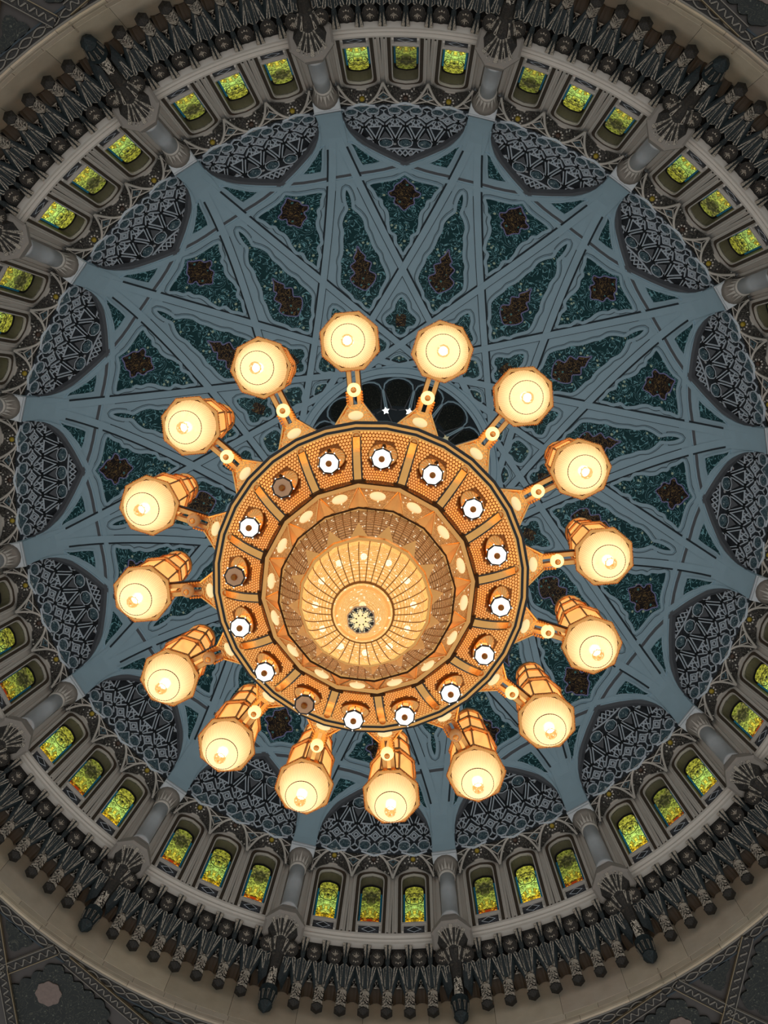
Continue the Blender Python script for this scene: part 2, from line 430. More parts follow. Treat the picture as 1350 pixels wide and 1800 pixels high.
# interlaced arches: each spans two bays, crossing its neighbours above every bay
def arch_pts(r_off=0., lo=.0835):
    half = [(u, r) for u, r in ARCH2]
    return half+[(2-u, r) for u, r in half[::-1][1:]]
A2 = arch_pts()
def densify(L, n=3):
    out = []
    for a, b in zip(L, L[1:]):
        for k in range(n): out.append((a[0]+(b[0]-a[0])*k/n, a[1]+(b[1]-a[1])*k/n))
    return out+[L[-1]]
mb = MB(); ribbon(mb, DS, [(u, r-.07*min(1,max(0,(min(u,2-u)-.09)/.06))) for u, r in densify(A2[1:-1])], [.085*min(1,max(.15,(min(u,2-u)-.08)/.08)) for u, r in densify(A2[1:-1])], -.12, .035)
ar = mb.build('arch_rib', 'plaster', ceiling)
mb = MB(); ribbon(mb, DS, [(u, min(9.995, r+.026*min(1,max(0,(min(u,2-u)-.09)/.06)))) for u, r in densify(A2[1:-1])], [.058*min(1,max(.25,(min(u,2-u)-.08)/.08)) for u, r in densify(A2[1:-1])], -.15, .005)
mb.build('arch_soffit', 'plaster_band', ar)
around(ar)

# carved and mosaic-filled panels between the ribs
def panel(name, half, uc, off=.02, smooth=3, bead=True, mat='mosaic_green', rim=.05):
    poly = smooth_closed(mirror(half, uc), smooth) if smooth else mirror(half, uc)
    o = patch(name, mat, DS, poly, off, ceiling)
    if bead:
        mb = MB(); ribbon(mb, DS, poly, rim, -.01, off+.035, True); mb.build('panel_moulding', 'plaster', o)
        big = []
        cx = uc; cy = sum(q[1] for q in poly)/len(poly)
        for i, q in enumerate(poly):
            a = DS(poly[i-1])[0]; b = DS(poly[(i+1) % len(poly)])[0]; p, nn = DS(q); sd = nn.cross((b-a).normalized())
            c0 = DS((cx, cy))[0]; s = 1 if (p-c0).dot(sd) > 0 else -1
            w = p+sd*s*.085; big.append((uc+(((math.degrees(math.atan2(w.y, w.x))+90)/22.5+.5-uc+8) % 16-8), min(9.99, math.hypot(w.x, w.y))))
        mb = MB(); ribbon(mb, DS, big, .010, -.01, .012, True); mb.build('panel_shade_line', 'contour_shade', o)  # thin dark contour painted as the shadow line around the moulding
    return o
KITE = [(0,9.06),(.03,9.02),(.08,8.95),(.16,8.91),(.305,8.85),(.272,8.67),(.25,8.52),(.212,8.46),(.204,8.32),(.168,8.19),(.156,8.03),(.16,7.9),(.155,7.78),(.14,7.63),(.088,7.54),(.085,7.35),(.043,7.19),(0,7.02)]
LEAF = [(0,8.84),(.028,8.71),(.037,8.5),(.03,8.37),(.043,8.3),(.08,8.19),(.118,8.0),(.122,7.78),(.148,7.6),(.165,7.4),(.192,7.2),(.238,7.02),(.252,6.83),(.292,6.6),(.312,6.35),(.265,6.15),(.212,5.97),(.185,5.8),(.11,5.69),(.07,5.52),(0,5.4)]
RHOMB = [(0,5.81),(.10,5.58),(.13,5.37),(.25,5.18),(.28,5.04),(.23,4.86),(.13,4.8),(.11,4.63),(0,4.52)]
INNER = [(0,4.62),(.2,4.42),(.26,4.25),(.2,4.05),(.1,3.98),(0,3.85)]
SMALL = [(0,3.92),(.2,3.76),(.16,3.66),(0,3.6)]
CROSS = [(0,8.95),(.036,8.87),(.082,8.79),(.096,8.69),(.142,8.63),(.122,8.54),(.084,8.51),(.092,8.38),(.048,8.31),(0,8.2)]
DROP = [(0,7.33),(.024,7.18),(.07,7.02),(.055,6.92),(.125,6.82),(.105,6.68),(.095,6.58),(.158,6.48),(.16,6.37),(.125,6.23),(.06,6.1),(0,6.03)]
for nm, half, uc, med in (('mosaic_panel', KITE, .5, CROSS), ('mosaic_panel', LEAF, 0., DROP), ('mosaic_panel', RHOMB, .5, None), ('mosaic_panel', INNER, 0., None)):
    o = panel(nm, half, uc)
    if med:
        poly = smooth_closed(mirror(med, uc), 4)
        m = patch('medallion', 'mosaic_gold', DS, poly, .035, o)
        mb = MB(); ribbon(mb, DS, poly, .016, .01, .045, True); mb.build('medallion_outline', 'violet_line', o)
    elif half is RHOMB:
        poly = smooth_closed([(uc+.085*cos(a*pi/4)*(1+.25*(a % 2)), 5.02+.2*sin(a*pi/4)*(1+.25*(a % 2))) for a in range(8)], 3)
        patch('medallion', 'mosaic_gold', DS, poly, .035, o)
    around(o)
o = panel('mosaic_panel', SMALL, .5, smooth=2, rim=.03); around(o)
# corner triangles between arch, rib and next arch
TRI = [(.094,9.69),(.13,9.66),(.172,9.60),(.205,9.52),(.235,9.44),(.275,9.37),(.318,9.31),(.285,9.275),(.248,9.255),(.205,9.25),(.166,9.245),(.152,9.3),(.143,9.36),(.132,9.43),(.124,9.5),(.112,9.6)]
for s in (1, -1):
    poly = [(s*a if s > 0 else 1-a, r) for a, r in TRI]
    o = patch('mosaic_panel', 'mosaic_green', DS, poly, .02, ceiling, .25)
    mb = MB(); ribbon(mb, DS, poly, .03, -.01, .05, True); mb.build('panel_moulding', 'plaster', o)
    around(o)

# oculus: ring, fluted lobes and the little cap dome
mb = MB()
for r, w, o0, o1 in ((3.40,.09,-.1,.12),(3.22,.05,-.1,.07)):
    ribbon(mb, DS, [(i/8, r) for i in range(128)], w, o0, o1, True)
oc = mb.build('oculus_ring', 'plaster', ceiling)
def OC(q):                                                          # cap dome behind the ring
    u, r = q; h = 36.35+1.5*(1-(r/3.25)**2); p = P(u, r, h); return p, Vector((-p.x*.3, -p.y*.3, -1)).normalized()
cap = MB()
cap.loft([[OC((i/8, r))[0] for i in range(128)] for r in (3.27,3.0,2.6,2.1,1.6,1.1,.6,.15)], True)
capo = cap.build('oculus_cap', 'dark_grey', ceiling, True)
lobe = [(.03,1.2),(.08,1.9),(.16,2.5),(.25,2.9),(.5,3.12),(.75,2.9),(.84,2.5),(.92,1.9),(.97,1.2)]
lobe_out = [(.04,2.1),(.02,2.75),(.08,2.95),(.2,3.06),(.35,3.12),(.5,3.14),(.65,3.12),(.8,3.06),(.92,2.95),(.98,2.75),(.96,2.1)]
mb = MB(); ribbon(mb, OC, lobe_out, .022, -.02, .05); lb = mb.build('lobe_moulding', 'plaster', ceiling)
lp = patch('lobe_panel', 'corner_green', OC, [(.12,2.15),(.1,2.7),(.16,2.88),(.35,3.04),(.5,3.07),(.65,3.04),(.84,2.88),(.9,2.7),(.88,2.15)], .02, ceiling, .4, 1.)
mb = MB(); ribbon(mb, OC, [(-.22,2.1),(0,2.98),(.22,2.1)], .02, -.02, .04); ribbon(mb, OC, [(-.45+i*.1,2.1-.02*abs(i-4.5)) for i in range(10)], .02, -.02, .04)
ribbon(mb, OC, [(0,2.0),(.5,1.2),(0,.9)], .02, -.02, .04)
wd = mb.build('lobe_wedge', 'plaster_band', ceiling)
for o in (lb, lp, wd): around(o)

# ================================================================== lattice vaults over the windows
vault = tag(empty('trim_1', (0,0,0)), kind='structure')
lat = MB()
hs = [28.5+.16*i for i in range(20)]
lat.loft([[LS((.03+.94*j/24, h))[0] for j in range(25)] for h in hs], False)
lg = lat.build('vault_ground', 'lattice_ground', vault, True); around(lg)
C7 = 1/7.
def inside(u, h):
    d = abs(u-.5); lim = lerp_tab([(0,31.62),(.08,31.5),(.17,31.22),(.24,30.95),(.33,30.5),(.40,30.0),(.43,29.4),(.46,28.4)], d); return h < lim+.12
segs = []
for i in range(-1, 9):
    c = i*C7; m = c+C7/2
    # r1 stars at m-type positions (.5 +- n/7), r0 stars at c-type
for n in range(-3, 4):
    u1 = .5+n*C7                       # column of an r1 star
    ul, ur = u1-C7/2, u1+C7/2
    for uu in (ul, ur):
        d = 1 if uu > u1 else -1
        segs += [((u1,29.95),(uu,29.42))]                                                   # star to star
        segs += [((u1+d*.006,30.0),(uu-d*.016,30.66)),((u1+d*.026,29.97),(uu+d*.002,30.60))]   # twin beams to the lower stars
    segs += [((u1,29.99),(u1+C7,29.99))]
    # kite between the stars with its inner kite
    for k, q in ((1,1.),(2,.5)):
        c = 29.44; a = .036*q; b = .23*q
        segs += [((u1,c-b),(u1+a,c)),((u1+a,c),(u1,c+b)),((u1,c+b),(u1-a,c)),((u1-a,c),(u1,c-b))]
    segs += [((u1-.036,29.44),(ul,29.42)),((u1+.036,29.44),(ur,29.42))]
    # crossed triangle under each r0 star
    segs += [((ul-.032,29.72),(ul+.012,29.98)),((ul+.032,29.72),(ul-.012,29.98)),((ul,29.45),(ul-.028,29.98)),((ul,29.45),(ul+.028,29.98))]
    segs += [((ul-.036,29.18),(ul,29.42)),((ul+.036,29.18),(ul,29.42))]
    # drop-shaped outline
    dr = [(u1-.042,30.66),(u1-.053,30.80),(u1-.045,30.95),(u1-.02,31.03),(u1,31.05),(u1+.02,31.03),(u1+.045,30.95),(u1+.053,30.80),(u1+.042,30.66),(u1,30.60),(u1-.042,30.66)]
    segs += list(zip(dr, dr[1:]))
# rosettes' octagons
ROS = [(.5+(k+.5)*C7, 28.93) for k in range(-3, 3)]
for (u, h) in ROS:
    for s in (1.,):
        oc8 = [(u+.043*s*cos(pi/8+a*pi/4), h+.27*s*sin(pi/8+a*pi/4)) for a in range(9)]; segs += list(zip(oc8, oc8[1:]))
for u in (.5-2*C7, .5, .5+2*C7):
    segs += [((u-.09,28.6),(u,28.42)),((u,28.42),(u+.09,28.6)),((u-.055,28.62),(u,29.06)),((u+.055,28.62),(u,29.06))]
for u in (.5-C7, .5+C7, .5-3*C7, .5+3*C7):
    segs += [((u,28.60),(u-.03,28.75)),((u,28.60),(u+.03,28.75)),((u-.03,28.75),(u,28.98)),((u+.03,28.75),(u,28.98)),((u,28.98),(u,29.2))]
# diamond net at the tip
def net_lim(u): return 31.57-abs(u-.5)*2.2
for k in range(-4, 5):
    for sg in (1, -1):
        a = (.5+k*.042, 31.17)
        for q in range(3):
            b = (a[0]+sg*.021, a[1]+.13)
            if b[1] <= net_lim(b[0])+.03: segs.append((a, b))
            a = b
segs += [((.345,31.14),(.5,31.11)),((.5,31.11),(.655,31.14)),((.345,31.17),(.5,31.585)),((.655,31.17),(.5,31.585))]
lat = MB()
for a, b in segs:
    mid = ((a[0]+b[0])/2, (a[1]+b[1])/2)
    if not (inside(*a) or inside(*b)) or not (.04 < mid[0] < .96): continue
    if max(a[1], b[1]) > 31.62: continue
    ribbon(lat, LS, [a, mid, b], .0112, -.02, .04)
lo = lat.build('lattice', 'lattice_strip', vault); around(lo)
# five-pointed star insets
def star5(uc, hc, r, mbx, off=.058, surf=LS):
    p0, n0 = surf((uc, hc)); tx = surf((uc+.01, hc))[0]-surf((uc-.01, hc))[0]; tx.normalize(); ty = n0.cross(tx)
    top = []; 
    for i in range(10):
        rr = r if i % 2 == 0 else r*.45; a = pi/2+i*pi/5
        top.append(p0+n0*off+tx*rr*cos(a)-ty*rr*sin(a))
    bot = [q-n0*(off+.02) for q in top]
    mbx.loft([bot, top], True, False, True)
STARS = [(.5+n*C7,29.95) for n in range(-2, 3)]+[(.5+(n+.5)*C7,29.42) for n in range(-3, 3)]+[(.5+(n+.5)*C7,30.66) for n in range(-2, 2)]+[(.5-C7,28.74),(.5+C7,28.74)]
for (u, h) in STARS:
    mb = MB(); star5(u, h, .105, mb); around(mb.build('star_inset', 'star_black', vault))
for (u, h) in ROS:
    mb = MB()
    for s, o1 in ((1., .02), (.62, .045), (.3, .06)):
        pts = [LS((u+.036*s*cos(a*pi/8), h+.225*s*sin(a*pi/8))) for a in range(16)]
        mb.loft([[p+n*-.01 for p, n in pts], [p+n*o1 for p, n in pts]], True, False, True)
    around(mb.build('rosette', 'lattice_blue', vault))
for n in (-1, 0, 1):
    u = .5+n*C7
    pl = [(u,30.66),(u-.04,30.78),(u-.048,30.88),(u-.035,30.97),(u,31.02),(u+.035,30.97),(u+.048,30.88),(u+.04,30.78)]
    around(patch('drop_panel', 'lattice_blue', LS, smooth_closed(pl, 2), .03, vault, .3))
    pl = [(u,30.24),(u-.03,30.52),(u-.045,30.7),(u,30.62),(u+.045,30.7),(u+.03,30.52)]
    around(patch('drop_hood', 'plaster_band', LS, pl, .035, vault, .3))
for u in (.5-2*C7, .5, .5+2*C7):
    around(patch('fan_panel', 'lattice_blue', LS, [(u,28.45),(u-.05,28.6),(u,29.02),(u+.05,28.6)], .03, vault, .4))

# spandrels between window heads and the vault
mb = MB(); mb.loft([[SS((.02+.96*j/48, s))[0] for j in range(49)] for s in (0,.35,.7,1.)], False)
for j in range(48):                                                  # rise to the vault
    pass
mb.loft([[SS((.02+.96*j/48, 1.))[0] for j in range(49)], [LS((.02+.96*j/48, 28.72))[0] for j in range(49)]], False)
around(mb.build('spandrel_ground', 'spandrel_ground', vault))
mb = MB()
WC = (.225, .5, .775); VS = (.0875, .3625, .6375, .9125)
for wc in WC:
    for s in (1, -1):
        ribbon(mb, SS, [(wc+s*.1375*sqrt(1-t), t) for t in [0,.1,.2,.3,.4,.5,.6,.7,.8,.88,.94,.98,1.]], .026, -.02, .05)
for v in VS:
    for s in (1, -1):
        ribbon(mb, SS, [(v, .42), (v+s*.045, .62)], .012, -.02, .04); ribbon(mb, SS, [(v+s*.045,.62),(v,.8)], .012, -.02, .04)
        ribbon(mb, SS, [(v, .8), (v+s*.08, .93)], .012, -.02, .04); ribbon(mb, SS, [(v, .42), (v+s*.0, .02)], .006, -.02, .03)
around(mb.build('spandrel_tracery', 'stone', vault))
for v in VS[1:3]:
    around(patch('spandrel_inset', 'plaster_band', SS, [(v,.03),(v-.03,.28),(v,.42),(v+.03,.28)], .015, vault, .5))
    around(patch('spandrel_inset', 'lattice_blue', SS, [(v,.5),(v-.03,.64),(v,.78),(v+.03,.64)], .015, vault, .5))
def boss(u, mat):
    mb = MB(); p, n = SS((u, .62)); tx = (SS((u+.01,.62))[0]-SS((u-.01,.62))[0]).normalized(); ty = n.cross(tx)
    for r0, r1, o0, o1 in ((.075,.05,0,.05),):
        mb.loft([[p+n*o0+tx*r0*cos(a*pi/4)+ty*r0*sin(a*pi/4) for a in range(8)], [p+n*o1+tx*r1*cos(a*pi/4)+ty*r1*sin(a*pi/4) for a in range(8)]], True, False, True)
    o = mb.build('boss', mat, vault)
    mb = MB()
    for a in range(10):
        c = p+n*.015+tx*.125*cos(a*pi/5)+ty*.125*sin(a*pi/5)
        mb.loft([[c+tx*.024*cos(b*pi/3)+ty*.024*sin(b*pi/3)+n*q for b in range(6)] for q in (0,.03)], True, False, True)
    mb.build('petal_ring', 'stone', o)
    return o
around(boss(.225, 'yellow_boss')); around(boss(.5, 'brown_boss')); around(boss(.775, 'yellow_boss'))

# ================================================================== DRUM: windows
# local frame of every ring piece: X = radius, Y = along the ring, Z = height; turned about the axis
SL = .161
def wall_R(h): return 11.0-(h-25.7)*SL
def outline(w, h0, hsp, rise, n=7):
    """half-width, bottom, spring and rise of a low pointed head, counter-clockwise from bottom right"""
    arc = [(1.,0.),(.985,.28),(.93,.52),(.82,.70),(.60,.84),(.32,.93),(0.,1.)]
    r = [(w, h0)]+[(w*a, hsp+rise*b) for a, b in arc]
    return r+[(-x, z) for x, z in r[::-1][1:]]
def LP(y, h, d): return (wall_R(h)+d, y, h)
def frame(mb, A, B, d0, d1, mi=0):
    """flat ring between two outlines with its reveals; d0 face, d1 back"""
    n = len(A)
    rings = [[LP(*q, d1) for q in A], [LP(*q, d0) for q in A], [LP(*q, d0) for q in B], [LP(*q, d1) for q in B]]
    mb.loft(rings, False, mi=mi)
CELL = .275*STEP*10.75/2
O_CELL = [(CELL,25.72)]+[(CELL,28.0+.62*b) for b in (0,.28,.5)]+[(CELL*.8,28.62),(CELL*.6,28.62),(CELL*.3,28.62),(0,28.62)]
O_CELL = O_CELL+[(-x,z) for x, z in O_CELL[::-1][1:]]
O_M1 = outline(.505,25.72,28.0,.42); O_M2 = outline(.47,25.72,27.98,.41); O_M3 = outline(.43,25.72,27.95,.40)
O_B = outline(.345,25.72,27.85,.36); O_T = outline(.318,25.72,27.83,.34); O_G = outline(.30,26.14,27.80,.32); O_GI = outline(.252,26.14,27.77,.27)
BRIGHT = {1: .42}
win_parts = {}
def make_window(i, bay, wu):
    w = tag(empty('window_%d' % (i+1), (0,0,0), th(bay+wu)), kind='structure')
    kind = 'stained_flower' if i % 2 == 0 else 'stained_kite'
    if 'frame' not in win_parts:
        mb = MB(); frame(mb, O_CELL, O_M1, -.0, .05); frame(mb, O_M1, O_M2, -.06, .06); frame(mb, O_M2, O_M3, -.03, .06)
        win_parts['stone_surround'] = mb.build('stone_surround', 'stone', w).data
        mb = MB(); frame(mb, O_M3, O_B, .03, .06); win_parts['ornament_frame'] = mb.build('ornament_frame', 'frame_brown', w).data
        mb = MB(); frame(mb, O_B, O_T, .0, .08); win_parts['frame'] = mb.build('frame', 'stone', w).data
        mb = MB(); mb.loft([[LP(*q, .05) for q in O_T], [LP(q[0], q[1], .30) for q in O_T]], False); win_parts['reveal'] = mb.build('reveal', 'reveal_olive', w).data
        mb = MB(); mb.box(10.90,11.0,-.318,.318,26.06,26.14); mb.box(10.93,11.0,-.318,-.27,25.74,26.1); mb.box(10.93,11.0,.27,.318,25.74,26.1); win_parts['sill'] = mb.build('sill', 'stone', w).data
        mb = MB(); mb.box(10.98,11.02,-.28,.28,25.74,26.08); win_parts['apron_panel'] = mb.build('apron_panel', 'panel_navy', w).data
        mb = MB(); q = [(10.975,0,25.80),(10.975,.13,25.90),(10.975,0,26.02),(10.975,-.13,25.90)]; mb.loft([[(11.0,a[1],a[2]) for a in q], q], True, False, True); q2 = [(10.978,0,25.765),(10.978,.19,25.90),(10.978,0,26.055),(10.978,-.19,25.90)]; m2 = MB(); m2.loft([[(11.0,a[1],a[2]) for a in q2], q2, [(10.978,a[1]*.86,25.905+(a[2]-25.905)*.86) for a in q2], [(11.0,a[1]*.86,25.905+(a[2]-25.905)*.86) for a in q2]], True); win_parts['diamond_frame'] = m2.build('diamond_frame', 'lattice_strip', w).data; win_parts['diamond_inset'] = mb.build('diamond_inset', 'diamond_black', w).data
        mb = MB(); frame(mb, O_G, O_GI, .285, .30); win_parts['glazing_frame'] = mb.build('glazing_frame', 'diamond_black', w).data
        mb = MB()
        for sg in (1, -1): mb.loft([[LP(sg*y, h, .27) for y in (.256,.298)]+[LP(sg*y, h, .29) for y in (.298,.256)] for h in (26.15,27.7)], True, True, True)
        win_parts['border_glass'] = mb.build('border_glass', 'blue_glass', w).data
        for kk in ('stained_flower', 'stained_kite'):
            mb = MB(); f = [LP(*q, .28) for q in O_GI]; mb.add(f, [tuple(range(len(f)))]); b_ = [LP(*q, .30) for q in O_GI]; mb.loft([f, b_], True)
            ob = mb.build('pane', kk, w); win_parts[kk] = ob.data
        for o in list(w.children): bpy.data.objects.remove(o)
        win_parts['frame_done'] = 1
    for nm in ('stone_surround','ornament_frame','frame','reveal','sill','apron_panel','diamond_inset','diamond_frame','glazing_frame'):
        link(nm, win_parts[nm], w)
    br = BRIGHT.get(i, random.uniform(.62, 1.) if i % 2 == 0 else random.uniform(.5, .85))
    g = link('border_glass', win_parts['border_glass'], w); g.color = (br, br, br, 1)
    g = link('pane', win_parts[kind], w); g.color = (br, br, br, 1)
    return w
for b in range(16):
    for j, wu in enumerate(WC): make_window(3*b+j, b, wu)

# drum wall behind, piers, sill cornice
drum = tag(empty('wall_drum', (0,0,0)), kind='structure')
mb = MB(); mb.loft([[(R*cos(i*pi/64), R*sin(i*pi/64), h) for i in range(128)] for R, h in ((11.42,25.3),(11.2,26.5),(10.98,28.0),(10.86,28.7),(10.55,28.72))], True)
mb.build('wall_back', 'stone_dark', drum, True)
mb = MB(); hw = .0875*STEP*10.75+.02
for y0, y1, d in ((-hw, hw, .03), (-hw*.8, -hw*.62, -.03), (hw*.62, hw*.8, -.03)):
    mb.loft([[LP(y0,25.5,d+.1), LP(y0,25.5,d), LP(y1,25.5,d), LP(y1,25.5,d+.1)], [LP(y0,28.6,d+.1), LP(y0,28.6,d), LP(y1,28.6,d), LP(y1,28.6,d+.1)]], True)
pr = mb.build('pier', 'stone', drum); pr.rotation_euler = (0,0,th(0)); around(pr)
mb = MB(); prof = [(11.25,25.44),(11.12,25.46),(11.10,25.53),(11.06,25.56),(11.06,25.62),(11.0,25.66),(10.98,25.72),(11.0,25.77),(11.25,25.80)]
u0, u1 = .11, .89
mb.loft([[P(u0+(u1-u0)*i/28, R, h) for R, h in prof] for i in range(29)], True, True, True)
around(mb.build('sill_cornice', 'stone', drum))

# columns: one thing each
def radial_to(u, R, h): return P(u, R, h)
def oct_ring(cx, z, r, n=8, ph=pi/8, sy=1.): return [(cx+r*cos(ph+2*pi*i/n), sy*r*sin(ph+2*pi*i/n), z) for i in range(n)]
B0 = 25.25; BR = 11.0
def make_column():
    c = empty('column', P(0, BR, B0), th(0))
    def part(name, rings, mat, cap0=True, cap1=True, smooth=False):
        mb = MB(); mb.loft([[(x-BR, y, z-B0) for x, y, z in r] for r in rings], True, cap0, cap1); return mb.build(name, mat, c, smooth)
    part('pedestal', [oct_ring(11.0,25.26,.50), oct_ring(11.0,25.30,.56), oct_ring(11.0,25.38,.56), oct_ring(10.99,25.42,.52), oct_ring(10.98,25.52,.52), oct_ring(10.96,25.60,.47), oct_ring(10.93,25.66,.44), oct_ring(10.90,25.86,.30), oct_ring(10.87,25.90,.28)], 'stone_dark')
    ax = lambda h: 10.80-(h-25.9)*SL
    part('shaft', [oct_ring(ax(h), h, r, 20) for h, r in ((25.86,.24),(25.94,.25),(25.98,.215),(26.9,.21),(27.62,.205))], 'marble_grey', smooth=True)
    part('astragal', [oct_ring(ax(h), h, r, 20) for h, r in ((27.58,.21),(27.61,.235),(27.65,.235),(27.68,.21))], 'stone', smooth=True)
    # flaring capital with carved leaves
    part('capital', [oct_ring(10.51,27.66,.215,16,pi/16), oct_ring(10.46,27.80,.235,16,pi/16), oct_ring(10.42,27.95,.29,16,pi/16), oct_ring(10.38,28.03,.36,16,pi/16)], 'stone_dark', smooth=True)
    mb = MB()
    for i in range(16):
        a = 2*pi*i/16
        def q(r, z, da): return (10.51-(z-27.66)*.35-BR+r*cos(a+da), r*sin(a+da), z-B0)
        top = 27.98 if i % 2 == 0 else 27.86
        mb.tri(q(.225,27.68,-.17), q(.225,27.68,.17), q(.30 if i % 2 == 0 else .27, top, 0)); mb.tri(q(.20,27.68,-.17), q(.20,27.68,.17), q(.27 if i % 2 == 0 else .24, top, 0))
    mb.build('leaf_carving', 'stone', c)
    mb = MB(); mb.box(10.02-BR,10.75-BR,-.325,.325,28.02-B0,28.12-B0); mb.box(10.0-BR,10.75-BR,-.345,.345,28.12-B0,28.20-B0); mb.build('abacus', 'marble_polish', c)
    return c
col0 = make_column()
for k in range(16):
    c = col0 if k == 0 else dup_tree(col0)
    if k: c.location = P(k, BR, B0); c.rotation_euler = (0,0,th(k))
    tag(c, 'grey marble column on an octagonal pedestal between two groups of three windows', 'column', 'columns around the dome drum')
# plaster feet above the columns
mb = MB(); mb.loft([[P(u, R, h) for u in (-.083,-.04,0,.04,.083)] for R, h in ((9.99,28.19),(9.985,28.6),(10.3,28.6))], False)
mb.loft([[P(u, 9.99, 28.19), P(u, 9.985, 28.6), P(u,9.9,29.4), P(u, 10.3, 29.4), P(u,10.4,28.19)] for u in (-.083,)]+[[P(u, 10.4, 28.19)]*5 for u in (-.083,)], True)
mb.loft([[P(u, 9.99, 28.19), P(u, 9.985, 28.6), P(u,9.9,29.4), P(u, 10.3, 29.4), P(u,10.4,28.19)] for u in (.083,)]+[[P(u, 10.4, 28.19)]*5 for u in (.083,)], True)
around(mb.build('rib_foot', 'plaster', ceiling))

# ================================================================== MUQARNAS under the cornice
muq = tag(empty('trim_2', (0,0,0)), kind='structure')
mb = MB(); mb.loft([[(R*cos(i*pi/96), R*sin(i*pi/96), h) for i in range(192)] for R, h in ((12.34,24.75),(12.28,24.8),(12.1,24.98),(11.7,25.25),(11.45,25.38),(11.15,25.50))], True)
mb.build('muqarnas_ground', 'muq_dark', muq)
def tri_frame(mb, a, b, c, w=.018, off=.012):
    """outline of a triangle as three thin bars"""
    a, b, c = Vector(a), Vector(b), Vector(c); n = (b-a).cross(c-a).normalized()
    if n.z > 0: n = -n
    g = (a+b+c)/3
    for p, q in ((a,b),(b,c),(c,a)):
        d = (q-p).normalized(); s = n.cross(d)
        if s.dot(g-p) < 0: s = -s
        f = [p+n*off, q+n*off, q+n*off+s*w, p+n*off+s*w]
        mb.loft([f, [x-n*(off+.01) for x in f]], True, True, True)
def tri_solid(mb, a, b, c, off=.012):
    a, b, c = Vector(a), Vector(b), Vector(c); n = (b-a).cross(c-a).normalized()
    if n.z > 0: n = -n
    mb.loft([[a+n*off, b+n*off, c+n*off], [a-n*.01, b-n*.01, c-n*.01]], True, True, True)
def make_pendant():
    mb = MB(); hexr = lambda cx, z, r: [(cx+r*cos(i*pi/3), r*sin(i*pi/3), z) for i in range(6)]
    # drop at the foot
    mb.loft([hexr(12.06,24.03,.125), hexr(12.06,23.98,.165), hexr(12.05,23.93,.155), hexr(12.04,23.83,.012)], True, False, True)
    o = mb.build('pendant', 'muq_dark', muq)
    mb = MB(); mb.loft([hexr(12.07,24.80,.135), hexr(12.06,24.02,.135)], True, True, False); s = mb.build('shaft', 'muq_shaft', o)
    # faceted fan from the shaft out to the upper row
    FL, FR = (11.945,-.075,24.72), (11.945,.075,24.72); SLp, SRp = (12.06,-.14,24.68), (12.06,.14,24.68)
    U = [(11.72,-.285,24.95),(11.47,-.262,25.03),(11.50,-.13,24.96),(11.44,0,25.06),(11.50,.13,24.96),(11.47,.262,25.03),(11.72,.285,24.95)]
    mb = MB()
    C = (11.90,0,24.74)
    for a, b, c in ((SLp,U[0],U[1]),(SLp,U[1],FL),(FL,U[1],U[2]),(FL,U[2],C),(C,U[2],U[3]),(C,U[3],U[4]),(C,U[4],FR),(FR,U[4],U[5]),(FR,U[5],SRp),(SRp,U[5],U[6])): mb.tri(a, b, c)
    # upper spur
    V = [(11.45,-.05,25.05),(11.16,-.10,25.44),(11.13,0,25.44),(11.16,.10,25.44),(11.45,.05,25.05)]
    mb.tri(V[0],V[1],V[2]); mb.tri(V[0],V[2],V[4]); mb.tri(V[4],V[2],V[3]); mb.tri(U[3],V[0],V[4]); mb.tri(V[0],V[1],(11.6,-.06,25.1)); mb.tri(V[4],V[3],(11.6,.06,25.1))
    mb.build('fan', 'muq_teal', o)
    mb = MB()
    for sg in (1,-1):
        y = lambda p: (p[0], p[1]*sg, p[2])
        tri_frame(mb, y((11.96,.085,24.72)), y((11.46,.268,25.03)), y((11.47,.165,24.985)), .022)
        tri_frame(mb, y((11.93,.06,24.71)), y((11.50,.105,24.965)), y((11.46,.035,25.02)), .008)
        tri_solid(mb, y((11.36,.03,25.14)), y((11.14,.014,25.43)), y((11.14,.10,25.43)))
    mb.build('inlay', 'muq_white', o)
    return o
p0 = make_pendant()
PU = [.14+.12*i for i in range(7)]
first = True
for b in range(16):
    for u in PU:
        o = p0 if first else dup_tree(p0); first = False
        o.rotation_euler = (0,0,th(b+u))
def make_disc():
    mb = MB(); c = Vector((11.33,0,25.10)); n = Vector((-.62,0,-.78)).normalized(); tx = Vector((0,1,0)); ty = n.cross(tx)
    R = lambda r, o: [c+n*o+tx*r*cos(i*pi/10)+ty*r*1.12*sin(i*pi/10) for i in range(20)]
    mb.loft([R(.175,-.1), R(.175,.02), R(.155,.03), R(.145,.012)], True, True, True)
    o = mb.build('scallop_disc', 'muq_dark', muq)
    mb = MB()
    for k in range(5):
        a = -pi/2+(k-2)*.42; s = .15 if k == 2 else .13
        p = c+n*.014-ty*.0; tip = p+(tx*cos(a)+ty*sin(a))*s; r2 = p+(tx*cos(a+.16)+ty*sin(a+.16))*s*.55; l2 = p+(tx*cos(a-.16)+ty*sin(a-.16))*s*.55
        mb.loft([[p+n*.01, r2+n*.01, tip+n*.01, l2+n*.01], [p-n*.01, r2-n*.01, tip-n*.01, l2-n*.01]], True, True, True)
    for k in range(3):
        a = pi/2+(k-1)*.6; p = c+n*.014; tip = p+(tx*cos(a)+ty*sin(a))*.12; q1 = p+(tx*cos(a+.3)+ty*sin(a+.3))*.08; q2 = p+(tx*cos(a-.3)+ty*sin(a-.3))*.08
        mb.loft([[tip+n*.01, q1+n*.01, q2+n*.01], [tip-n*.01, q1-n*.01, q2-n*.01]], True, True, True)
    mb.build('inlay', 'muq_white', o)
    return o
d0 = make_disc(); first = True
mbn = MB()   # niche between two pendants
